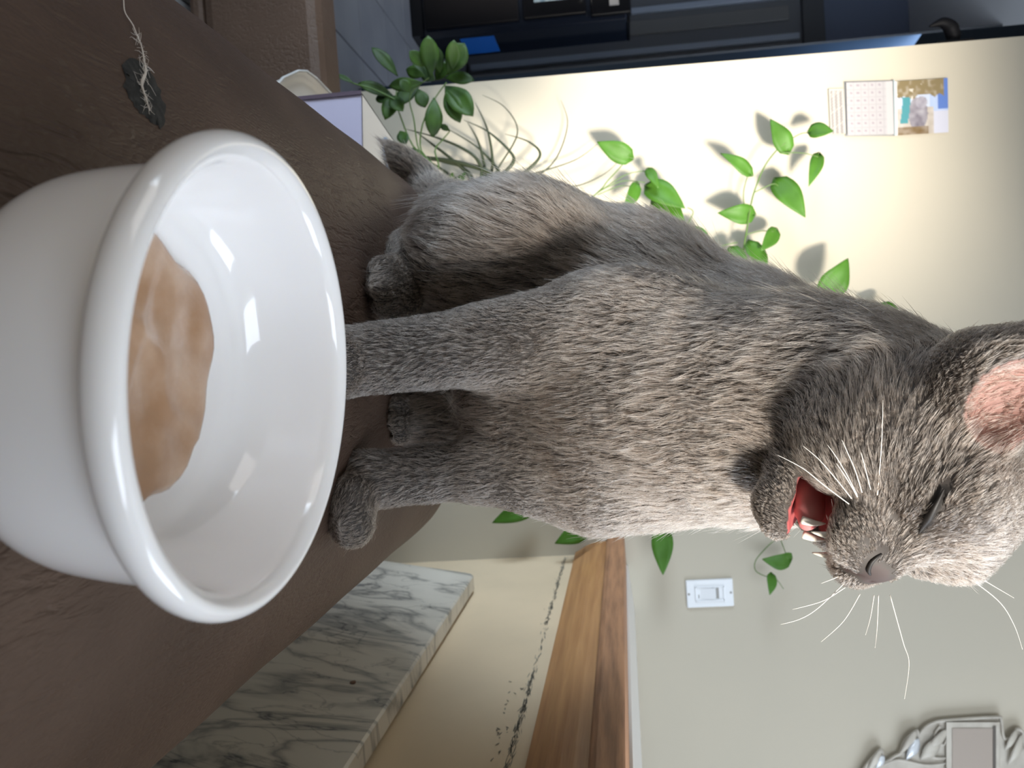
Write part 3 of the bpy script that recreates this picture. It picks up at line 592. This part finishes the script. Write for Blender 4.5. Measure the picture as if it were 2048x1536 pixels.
# ------------------------------------------------------------------ the cat
# The body is one blended implicit surface; PRIMS holds ellipsoids and tapered capsules with the way the fur lies on each.
HY, HP, HR = .779674, -.2065182, -.15227822
HC = np.array([.08566, .48, .97351]); HS = 1.25
_f = np.array([math.sin(HY) * math.cos(HP), -math.cos(HY) * math.cos(HP), math.sin(HP)]); _l = np.array([math.cos(HY), math.sin(HY), 0]); _uu = np.cross(_f, _l); _uu = _uu if _uu[2] > 0 else -_uu
HRM = np.array([_f, math.cos(HR) * _uu + math.sin(HR) * _l, math.cos(HR) * _l - math.sin(HR) * _uu])
def hd(f, u, l): return HC + HS * (f * HRM[0] + u * HRM[1] + l * HRM[2])
PRIMS = []
def ell(c, r, k=.02, R=None, flow=None, fl=.012, op=1): PRIMS.append(dict(t='e', c=np.array(c, float), r=np.array(r, float), R=R, k=k, flow=flow, fl=fl, op=op))
def cap(a, b, ra, rb, k=.02, flow=None, fl=.012, op=1):
    a, b = np.array(a, float), np.array(b, float); PRIMS.append(dict(t='c', a=a, b=b, ra=ra, rb=rb, k=k, flow=flow if isinstance(flow, str) else np.array(flow, float) if flow is not None else (b - a), fl=fl, op=op))
def pxr(r, y): return r * y / FPX
DOWN = np.array([0, -.1, -1.0])
def chain(pts, k=.02, flow=None, fl=.012):       # pts: (px, py, depth, radius in px)
    for (x0, y0, d0, r0), (x1, y1, d1, r1) in zip(pts[:-1], pts[1:]): cap(at(x0, y0, d0), at(x1, y1, d1), pxr(r0, d0), pxr(r1, d1), k, flow, fl)
# trunk
chain([(1090, 790, .635, 175), (1260, 805, .615, 200), (1420, 815, .595, 205)], .03, DOWN, .013)
chain([(1420, 815, .595, 205), (1590, 815, .565, 205), (1740, 830, .52, 180)], .03, DOWN, .013)
chain([(1740, 800, .53, 150), (1880, 800, .52, 108)], .03, (-.2, .5, -1), .012)
chain([(1650, 745, .62, 125), (1500, 710, .68, 140), (1270, 610, .73, 158), (1060, 545, .75, 160)], .035, (-.35, .3, -1), .019)
ell(at(1020, 650, .74), (.095, .085, .085), .03, None, (-.3, 0, -1), .015)
# shoulders and front legs
ell(at(1240, 660, .60), (.048, .045, .070), .03, None, DOWN, .011)
ell(at(1230, 965, .61), (.036, .042, .060), .03, None, DOWN, .011)
chain([(1170, 672, .585, 102), (1040, 690, .575, 84), (950, 692, .565, 68), (850, 706, .555, 61), (760, 716, .548, 58), (690, 724, .542, 60)], .018, DOWN, .007)
cap(at(672, 728, .535), at(664, 732, .505), .022, .019, .012, (0, -1, -.3), .005)
chain([(1180, 955, .60, 98), (1060, 945, .60, 70), (960, 938, .597, 56), (850, 948, .592, 47), (770, 958, .585, 44), (735, 962, .58, 44)], .018, DOWN, .007)
chain([(716, 948, .575, 42), (706, 1000, .560, 38), (706, 1046, .548, 38)], .012, (.5, -.6, -.2), .007)
for q, (x_, y_, d_, r_) in enumerate(((698, 1010, .538, 20), (697, 1042, .535, 21), (704, 1064, .545, 19), (700, 975, .545, 19))): ell(at(x_, y_, d_), (pxr(r_, d_) * 1.15, pxr(r_, d_) * 1.4, pxr(r_, d_)), .014, None, (.4, -1, -.3), .006)
# haunches, hind feet
ell(at(1020, 482, .70), (.050, .075, .078), .03, None, (-.45, -.2, -1), .021)
ell(at(930, 505, .675), (.044, .055, .050), .03, None, (-.3, -.3, -1), .014)
chain([(850, 480, .74, 45), (825, 505, .71, 40), (800, 560, .67, 42)], .015, (0, -1, -.4), .009)
ell(at(793, 574, .655), (.027, .042, .0215), .008, None, (0, -1, -.4), .006)
for x_, y_, d_, r_ in ((768, 542, .622, 27), (765, 574, .615, 28), (771, 606, .625, 26), (784, 626, .64, 20)): ell(at(x_, y_, d_), (pxr(r_, d_), pxr(r_, d_) * 1.3, pxr(r_, d_) * 1.0), .006, None, (0, -1, -.4), .006)
ell(at(960, 880, .73), (.045, .06, .06), .02, None, DOWN, .013)
ell(at(925, 800, .74), (.065, .06, .062), .02, None, DOWN, .013)
chain([(870, 850, .72, 55), (815, 838, .69, 40)], .015, (0, -1, -.4), .008)
for x_, y_, d_, r_ in ((796, 812, .672, 22), (794, 842, .668, 23), (800, 868, .675, 19)): ell(at(x_, y_, d_), (pxr(r_, d_), pxr(r_, d_) * 1.5, pxr(r_, d_)), .005, None, (0, -1, -.4), .004)
# tail round behind the arm's left edge
chain([(1010, 510, .77, 90), (940, 445, .83, 62), (905, 418, .93, 46), (874, 398, 1.0, 36), (846, 370, 1.03, 32), (815, 343, 1.02, 30), (783, 323, 1.0, 26), (745, 296, .97, 20)], .02, None, .013)
# head
def he(c, r, k=.012, fl=.006, flow=None, op=1): ell(hd(*c), np.array(r) * HS, k, HRM, flow, fl, op)
def hc(a, b, ra, rb, k=.012, fl=.006, flow=None, op=1): cap(hd(*a), hd(*b), ra * HS, rb * HS, k, flow, fl, op)
he((-.006, .014, 0), (.046, .045, .050), .03, .009, 'head')
he((.018, .034, 0), (.022, .024, .032), .02, .007, 'head')
for s in (-1, 1):
    he((.000, -.014, .026 * s), (.030, .026, .019), .02, .008, 'head')
    he((.0415, -.0145, .0105 * s), (.0135, .0115, .0125), .008, .0045, 'head')
    he((.029, .014, .0235 * s), (.011, .0095, .010), .010, .0068, 'head')
    he((.029, .031, .022 * s), (.013, .015, .015), .012, .006, 'head')
hc((.022, .022, 0), (.050, -.003, 0), .013, .0078, .012, .0068, 'head')
he((.034, -.012, 0), (.020, .013, .018), .012, .004, 'head')
hc((-.006, -.032, 0), (.0195, -.0480, 0), .0215, .0130, .012, .005, 'head')
hc((.0195, -.0475, 0), (.0305, -.0490, 0), .0120, .0080, .006, .003, 'head')
for s in (-1, 1):      # ears: leaf shaped shells, hollow to the front
    hc((-.014, .042, .045 * s), (-.022, .076, .053 * s), .0270, .0190, .010, .006, 'ear')
    hc((-.022, .076, .051 * s), (-.030, .110, .060 * s), .0190, .0040, .006, .004, 'ear')
    hc((.004, .049, .0520 * s), (-.006, .076, .0560 * s), .0185, .0155, .004, .003, 'ear', -1)
    hc((-.006, .076, .0540 * s), (-.020, .106, .0610 * s), .0155, .0032, .004, .003, 'ear', -1)
he((.031, -.0315, 0), (.0175, .0120, .0195), .003, 0, 'head', -1)     # open mouth
he((.015, -.0335, 0), (.014, .0085, .0170), .003, 0, 'head', -1)
for s in (-1, 1):
    hc((.0545, -.0085, .0042 * s), (.0500, -.0055, .0078 * s), .0013, .0010, .001, 0, 'head', -1)   # nostril
    hc((.0405, .0100, .0185 * s), (.0370, .0125, .0255 * s), .0012, .0014, .002, 0, 'head', -1); hc((.0370, .0125, .0255 * s), (.0285, .0205, .0320 * s), .0014, .0008, .002, 0, 'head', -1)   # closed lids
hc((.0575, -.0130, 0), (.0530, -.0225, 0), .0010, .0012, .002, 0, 'head', -1)
def prim_d(p, X):
    if p['t'] == 'e':
        q = X - p['c'].astype(X.dtype)
        if p['R'] is not None: q = q @ p['R'].T.astype(X.dtype)
        k0 = np.linalg.norm(q / p['r'].astype(X.dtype), axis=-1); k1 = np.linalg.norm(q / (p['r'] ** 2).astype(X.dtype), axis=-1) + 1e-6
        return k0 * (k0 - 1) / k1
    ba = (p['b'] - p['a']).astype(X.dtype); q = X - p['a'].astype(X.dtype); h = np.clip(q @ ba / (ba @ ba), 0, 1)
    return np.linalg.norm(q - h[..., None] * ba, axis=-1) - (p['ra'] + (p['rb'] - p['ra']) * h)
GH = .0021
lo = np.array([-.34, .40, .535]); hi = np.array([.235, 1.09, 1.125]); NG = np.ceil((hi - lo) / GH).astype(int)
D = np.full(NG, .5, np.float32)
axs = [lo[i] + GH * np.arange(NG[i]) for i in range(3)]
for p in sorted(PRIMS, key=lambda q: q['op'] < 0):
    if p['t'] == 'e': e = np.abs(p['R'].T) @ p['r'] if p['R'] is not None else p['r']; b0, b1 = p['c'] - e, p['c'] + e
    else: b0 = np.minimum(p['a'] - p['ra'], p['b'] - p['rb']); b1 = np.maximum(p['a'] + p['ra'], p['b'] + p['rb'])
    m = p['k'] + .012; i0 = np.clip(((b0 - m - lo) / GH).astype(int), 0, NG - 1); i1 = np.clip(((b1 + m - lo) / GH).astype(int) + 2, 1, NG)
    sl = tuple(slice(a, b) for a, b in zip(i0, i1))
    X = np.stack(np.meshgrid(*[axs[i][sl[i]].astype(np.float32) for i in range(3)], indexing='ij'), -1)
    d = prim_d(p, X).astype(np.float32); o_ = D[sl]; k = p['k']
    if p['op'] > 0: h = np.clip(.5 + .5 * (o_ - d) / k, 0, 1); D[sl] = o_ * (1 - h) + d * h - k * h * (1 - h)
    else: h = np.clip(.5 - .5 * (d + o_) / k, 0, 1); D[sl] = o_ * (1 - h) - d * h + k * h * (1 - h)
gx, gy = np.meshgrid(axs[0], axs[1], indexing='ij')       # the coat rests on the leather: nothing below the arm's surface
sc_ = np.where(gy < .96, 1.0, np.sqrt(np.clip(1 - np.clip((gy - .96) / .13, 0, 1) ** 2.3, .0004, 1)))
az = SCZ - (1 - sc_) * .07 - SB * (1 - np.sqrt(np.clip(1 - np.minimum(1, np.abs((gx - SCX) / (SA * sc_))) ** 2, 0, 1)))
az = np.where(np.abs(gx - SCX) < SA * sc_, az, 0) + .0008
D = np.maximum(D, ((az[:, :, None] - axs[2][None, None, :]) * np.where(np.abs(gx - SCX) < SA * sc_, .8, .2)[:, :, None]).astype(np.float32))
def surface_nets(D, lo, g):
    S = D < 0; nx, ny, nz = D.shape
    c = np.zeros((nx - 1, ny - 1, nz - 1), np.int8)
    for dx in (0, 1):
        for dy in (0, 1):
            for dz in (0, 1): c += S[dx:nx - 1 + dx, dy:ny - 1 + dy, dz:nz - 1 + dz]
    act = np.argwhere((c > 0) & (c < 8)); idx = np.full(c.shape, -1, np.int32); idx[tuple(act.T)] = np.arange(len(act))
    acc = np.zeros((len(act), 3)); cnt = np.zeros(len(act))
    cor = [(a, b, e) for a in (0, 1) for b in (0, 1) for e in (0, 1)]
    for a in cor:
        for ax_ in range(3):
            if a[ax_]: continue
            b = list(a); b[ax_] = 1
            d0 = D[tuple((act + a).T)]; d1 = D[tuple((act + b).T)]; x = (d0 < 0) != (d1 < 0); t = np.where(x, d0 / np.where(x, d0 - d1, 1), 0)
            pos = np.tile(np.array(a, float), (len(act), 1)); pos[:, ax_] += t; acc += np.where(x[:, None], pos, 0); cnt += x
    V = lo + g * (act + acc / cnt[:, None]); F4 = []
    for ax_ in range(3):
        u_, v_ = [(1, 2), (2, 0), (0, 1)][ax_]; sh = [slice(None)] * 3; s0, s1 = list(sh), list(sh); s0[ax_] = slice(0, -1); s1[ax_] = slice(1, None)
        e = np.argwhere(S[tuple(s0)] != S[tuple(s1)]); e = e[(e[:, u_] > 0) & (e[:, v_] > 0) & (e[:, u_] < D.shape[u_] - 1) & (e[:, v_] < D.shape[v_] - 1)]
        ins = S[tuple(e.T)]; q = []
        for du, dv in ((-1, -1), (0, -1), (0, 0), (-1, 0)):
            w = e.copy(); w[:, u_] += du; w[:, v_] += dv; q.append(idx[tuple(w.T)])
        q = np.stack(q, 1); q[~ins] = q[~ins][:, ::-1]; F4.append(q)
    return V, np.concatenate(F4)
CV, CF = surface_nets(D, lo, GH)
# keep the largest connected shell
par = np.arange(len(CV))
for _ in range(200):
    mn = par[CF].min(1); new = par.copy(); np.minimum.at(new, CF.ravel(), np.repeat(mn, 4)); new = new[new]
    if (new == par).all(): break
    par = new
big = np.bincount(par).argmax(); keep = par == big; ren = np.cumsum(keep) - 1; CF = ren[CF[keep[CF[:, 0]]]]; CV = CV[keep]
for _ in range(2):       # light smoothing
    A = np.zeros_like(CV); n_ = np.zeros(len(CV))
    for k in range(4): np.add.at(A, CF[:, k], CV[CF[:, (k + 1) % 4]] + CV[CF[:, (k + 3) % 4]]); np.add.at(n_, CF[:, k], 2)
    CV = CV * .5 + .5 * A / n_[:, None]
def to_head(P): return (np.asarray(P) - HC) @ HRM.T / HS
from mathutils.bvhtree import BVHTree
BV = BVHTree.FromPolygons(CV.tolist(), CF.tolist())
def on_cat(px, py, out=.0):
    r_ = Vector(ray(px, py)).normalized(); h_ = BV.ray_cast(Vector(EYE), r_)
    return np.array(h_[0]) - np.array(r_) * out if h_[0] is not None else at(px, py, .45)
LID = smooth_path([on_cat(x, y, .0016) for x, y in ((1838, 1066), (1846, 1052), (1857, 1036), (1868, 1016), (1878, 998), (1888, 978))], 24)
NOST = smooth_path([on_cat(x, y, .0005) for x, y in ((1764, 1108), (1752, 1116), (1742, 1126), (1737, 1140), (1741, 1150))], 16)
HL = to_head(CV); DM = np.full(len(CV), 9.0)
# skin colours: pink in the mouth and the ear shells, dusky on nose leather and lids
col = np.tile(np.array([.045, .038, .034]), (len(CV), 1)); furmask = np.ones(len(CV)); flen = np.ones(len(CV))
def paint(sel, c, m): col[sel] = c; furmask[sel] = np.minimum(furmask[sel], m)
def nearp(c, r): return (((HL - np.array(c)) / np.array(r)) ** 2).sum(1) < 1
for p in PRIMS:
    if p['op'] < 0 and isinstance(p['flow'], str) and p['flow'] == 'ear': paint(prim_d(p, CV) < .0022, (.21, .112, .095), .35)
for p in PRIMS:
    if p['op'] < 0 and p['t'] == 'e': paint(prim_d(p, CV) < .0012, (.38, .085, .085), 0)
paint(nearp((.0555, -.0065, 0), (.0068, .0062, .0075)), (.050, .035, .033), 0)
for s in (-1, 1):
    paint(nearp((.0545, -.0085, .0042 * s), (.0028, .0022, .0026)), (.03, .015, .014), 0)
for c_ in LID: furmask[np.linalg.norm(CV - c_, axis=1) < .0025] = 0; col[np.linalg.norm(CV - c_, axis=1) < .0034] = (.010, .008, .007)
for c_ in NOST: furmask[np.linalg.norm(CV - c_, axis=1) < .0020] = 0
paint(nearp((.0555, -.018, 0), (.004, .007, .0016)), (.04, .025, .022), 0)
cme = bpy.data.meshes.new('cat'); cme.from_pydata(CV.tolist(), [], CF.tolist()); cme.polygons.foreach_set('use_smooth', [True] * len(cme.polygons))
ca = cme.color_attributes.new('print', 'FLOAT_COLOR', 'POINT'); ca.data.foreach_set('color', np.c_[col, np.ones(len(col))].astype(np.float32).ravel())
skin = vcol_mat('cat_skin', .7); cme.materials.append(skin); cme.update()
cat = link('cat', cme); tag(cat, 'grey short haired cat yawning with shut eyes, sitting behind the white bowl', 'cat')
# fur: hair strands over the whole cat, lying along the coat
CN = np.zeros(len(CV) * 3, np.float32); cme.vertex_normals.foreach_get('vector', CN); CN = CN.reshape(-1, 3).astype(float)
flow = np.zeros_like(CV); wsum = np.zeros(len(CV)); fln = np.zeros(len(CV))
nose = hd(.056, -.008, 0); rad_h = CV - nose; rad_h /= np.linalg.norm(rad_h, axis=1)[:, None] + 1e-9
for p in PRIMS:
    if p['op'] < 0: continue
    w = np.exp(-np.clip(prim_d(p, CV), -.01, .2) / .006) + 1e-12
    if isinstance(p['flow'], str):
        v = rad_h if p['flow'] == 'head' else np.tile(HRM[1] - .5 * HRM[0], (len(CV), 1))
    else: v = np.tile(np.array(p['flow'], float) / np.linalg.norm(p['flow']), (len(CV), 1))
    flow += w[:, None] * v; wsum += w; fln += w * p['fl']
flow /= wsum[:, None]; fln /= wsum
tri = np.concatenate([CF[:, [0, 1, 2]], CF[:, [0, 2, 3]]])
e1, e2 = CV[tri[:, 1]] - CV[tri[:, 0]], CV[tri[:, 2]] - CV[tri[:, 0]]; area = np.linalg.norm(np.cross(e1, e2), axis=1) / 2
fcn = CN[tri].mean(1); cen = CV[tri].mean(1); vd = EYE - cen; vd /= np.linalg.norm(vd, axis=1)[:, None]
short = 1 / np.clip(fln[tri].mean(1) / .012, .3, 1.3)
wgt = area * furmask[tri].min(1) * np.where((fcn * vd).sum(1) > -.35, 1, .22) * short ** .9
NS = 240000
pick = RNG.choice(len(tri), NS, p=wgt / wgt.sum()); r1, r2 = RNG.random(NS), RNG.random(NS); q = np.sqrt(r1); bc = np.c_[1 - q, q * (1 - r2), q * r2]
def interp(A): return (A[tri[pick]] * (bc[:, :, None] if A.ndim == 2 else bc)).sum(1)
P, Nn, Fw, Ln = interp(CV), interp(CN), interp(flow), interp(fln)
Nn /= np.linalg.norm(Nn, axis=1)[:, None]
def wob(P, s, ph): return np.sin(P @ np.array([s, s * .7, -s * .5]) + ph) * np.sin(P @ np.array([-s * .6, s, s * .8]) + 2 * ph) + np.sin(P @ np.array([s * .4, -s * .9, s * 1.3]) + 3 * ph)
T = Fw - Nn * (Fw * Nn).sum(1)[:, None]; T /= np.linalg.norm(T, axis=1)[:, None] + 1e-6
B = np.cross(Nn, T)
chest = np.exp(-(((P - at(1330, 760, .54)) / np.array([.09, .12, .09])) ** 2).sum(1))           # the breast coat breaks into bands
band = np.sin((P[:, 2] * 430 + 4 * np.sin(P[:, 0] * 60) + 2.0 * wob(P, 45, 1.0)))
lift = .34 + .10 * wob(P, 170, .4) + .07 * wob(P, 420, 1.7) + .38 * chest * band + RNG.normal(0, .09, NS)
side = .16 * wob(P, 120, .9) + .14 * wob(P, 380, 2.2) + RNG.normal(0, .13, NS)
lift += .35 * np.clip((.007 - Ln) / .004, 0, 1)
lift = np.clip(lift, .10, 1.3)
dirn = T + Nn * lift[:, None] + B * side[:, None]; dirn /= np.linalg.norm(dirn, axis=1)[:, None]
L = Ln * (1 + .18 * wob(P, 60, 2.4)) * RNG.uniform(.65, 1.15, NS); stray = RNG.random(NS) < np.where(Ln > .010, .03, .01); L[stray] *= 1.9; lift[stray] += .4
K = 5; ts = np.linspace(0, 1, K); pts = np.zeros((NS, K, 3), np.float32); rad = np.zeros((NS, K), np.float32)
bend = T * .45 - Nn * .16; bend[stray] *= .2
for k, t in enumerate(ts):
    pts[:, k] = P - Nn * .0008 + (dirn * t + bend * (t * t * .5)) * L[:, None]
    rad[:, k] = .00018 * (1 - .9 * t ** 1.6)
from mathutils.kdtree import KDTree
NCL = NS // 11; kd = KDTree(NCL)       # the coat clumps: strands lean in to a neighbour
for i in range(NCL): kd.insert(P[i], i)
kd.balance(); gi = np.array([kd.find(P[i])[1] for i in range(NS)]); off = np.linalg.norm(P - P[gi], axis=1) < np.minimum(.012, .85 * L)
off &= ~stray
cl = (np.array([0, .12, .32, .52, .62]) * 1.0)[None, :, None] * off[:, None, None] * RNG.uniform(.5, 1.1, NS)[:, None, None]
pts = pts + cl * ((pts[gi] - P[gi][:, None]) * (L / L[gi])[:, None, None] + (P[gi][:, None] * .85 + P[:, None] * .15) - pts)
def depth_at(Q):
    i = np.clip(np.round((Q - lo) / GH).astype(int), 0, NG - 1); return D[i[..., 0], i[..., 1], i[..., 2]]
for k in range(1, K):                     # no strand sinks into the skin where the form is hollow
    want = ts[k] * .24 * L * RNG.uniform(.6, 1.4, NS); short_by = np.clip(want - depth_at(pts[:, k]), 0, .01); pts[:, k] += Nn * short_by[:, None]
pts = pts.astype(np.float32)
rad *= (.75 + .35 * np.clip(Ln / .012, .3, 1.2))[:, None]
hc_ = bpy.data.hair_curves.new('fur'); hc_.add_curves([K] * NS)
hc_.attributes['position'].data.foreach_set('vector', pts.ravel())
(hc_.attributes.get('radius') or hc_.attributes.new('radius', 'FLOAT', 'POINT')).data.foreach_set('value', rad.ravel())
fm = bpy.data.materials.new('grey_fur'); fm.use_nodes = True; nt = fm.node_tree; nt.nodes.remove(nt.nodes['Principled BSDF'])
b = nt.nodes.new('ShaderNodeBsdfHairPrincipled'); b.parametrization = 'COLOR'; b.inputs['Roughness'].default_value = .38; b.inputs['Radial Roughness'].default_value = .55; b.inputs['Coat'].default_value = .0; b.inputs['Random Roughness'].default_value = .3
hi_ = nt.nodes.new('ShaderNodeHairInfo'); r = nt.nodes.new('ShaderNodeValToRGB'); el = r.color_ramp.elements
el[0].position = .0; el[0].color = (.026, .020, .0165, 1); el[1].position = 1; el[1].color = (.66, .545, .455, 1); m_ = el.new(.52); m_.color = (.178, .138, .112, 1)
nt.links.new(hi_.outputs['Intercept'], r.inputs[0])
hv = nt.nodes.new('ShaderNodeHueSaturation'); mr = nt.nodes.new('ShaderNodeMapRange'); mr.inputs['To Min'].default_value = .55; mr.inputs['To Max'].default_value = 1.45
nt.links.new(hi_.outputs['Random'], mr.inputs['Value']); nt.links.new(mr.outputs[0], hv.inputs['Value']); nt.links.new(r.outputs[0], hv.inputs['Color']); nt.links.new(hv.outputs[0], b.inputs['Color'])
nt.links.new(b.outputs[0], nt.nodes['Material Output'].inputs[0])
hc_.materials.append(fm); fur = link('fur', hc_, cat); fur['kind'] = 'stuff'
# face details
dark_skin = M('dark_lid_skin', (.009, .007, .006), .6)
mesh('eyelid', *tube(LID, [.0004, .0012, .0020, .0017, .0010, .0004], 8), dark_skin, cat, True)
mesh('nostril', *tube(NOST, [.0004, .0010, .0013, .0014, .0006], 8), dark_skin, cat, True)
pinkm = M('pink_tongue', (.62, .22, .22), .35, Subsurface_Weight=.2, Subsurface_Radius=(.006, .002, .002)); tooth_m = M('tooth', (.80, .76, .68), .25); wh_m = M('whisker_white', (.80, .77, .72), .4)
tp = smooth_path([hd(.004, -.0375, 0), hd(.016, -.0350, -.001), hd(.027, -.0345, -.002), hd(.0345, -.0365, -.0025)], 16)
mesh('tongue', *tube(tp, [.0075 * HS, .0080 * HS, .0070 * HS, .0025 * HS], 12), pinkm, cat, True)
for a_, b_, r_ in (((.0330, -.0375, -.0062), (.0350, -.0270, -.0070), .0021), ((.0330, -.0375, .0062), (.0350, -.0270, .0070), .0021), ((.0420, -.0215, -.0085), (.0410, -.0335, -.0090), .0021), ((.0420, -.0215, .0085), (.0410, -.0335, .0090), .0021)):
    mesh('tooth', *tube(smooth_path([hd(*a_), (hd(*a_) + hd(*b_)) / 2 + HRM[0] * .0008, hd(*b_)], 8), [r_ * HS, r_ * .75 * HS, .0003], 8), tooth_m, cat, True)
def whisk(pts, y0, y1, r0=.00029):
    ys_ = np.linspace(y0, y1, len(pts)); pth = smooth_path([at(x, y, d) for (x, y), d in zip(pts, ys_)], 20)
    mesh('whisker', *tube(pth, [r0, r0 * .8, .00008], 5), wh_m, cat, True)
YN = hd(.042, -.016, -.020)[1] - .002; YF = hd(.050, -.012, .012)[1]
for pts in ([(1698, 1008), (1650, 972), (1606, 937), (1555, 910)], [(1703, 997), (1672, 958), (1638, 919), (1606, 892)], [(1714, 990), (1694, 950), (1671, 912), (1655, 890)], [(1724, 985), (1710, 940), (1695, 905), (1684, 880)], [(1715, 994), (1692, 955), (1673, 927)], [(1741, 979), (1730, 935), (1722, 905)], [(1755, 990), (1760, 930), (1764, 870), (1766, 800)]):
    whisk(pts, YN, YN - .012)
for pts in ([(1690, 1165), (1636, 1216), (1600, 1238), (1561, 1249)], [(1690, 1175), (1645, 1202), (1585, 1219)], [(1720, 1188), (1687, 1242), (1642, 1284)], [(1748, 1190), (1741, 1233), (1731, 1270)], [(1757, 1190), (1754, 1256), (1750, 1296)], [(1780, 1190), (1806, 1284), (1818, 1327), (1809, 1398)], [(1685, 1150), (1642, 1167)]):
    whisk(pts, YF, YF - .01)
YBk = hd(.034, .024, .022)[1]
for pts in ([(1930, 1150), (1997, 1202), (2028, 1250), (2045, 1299)], [(1950, 1150), (2028, 1196)]): whisk(pts, YBk, YBk - .005, .0003)
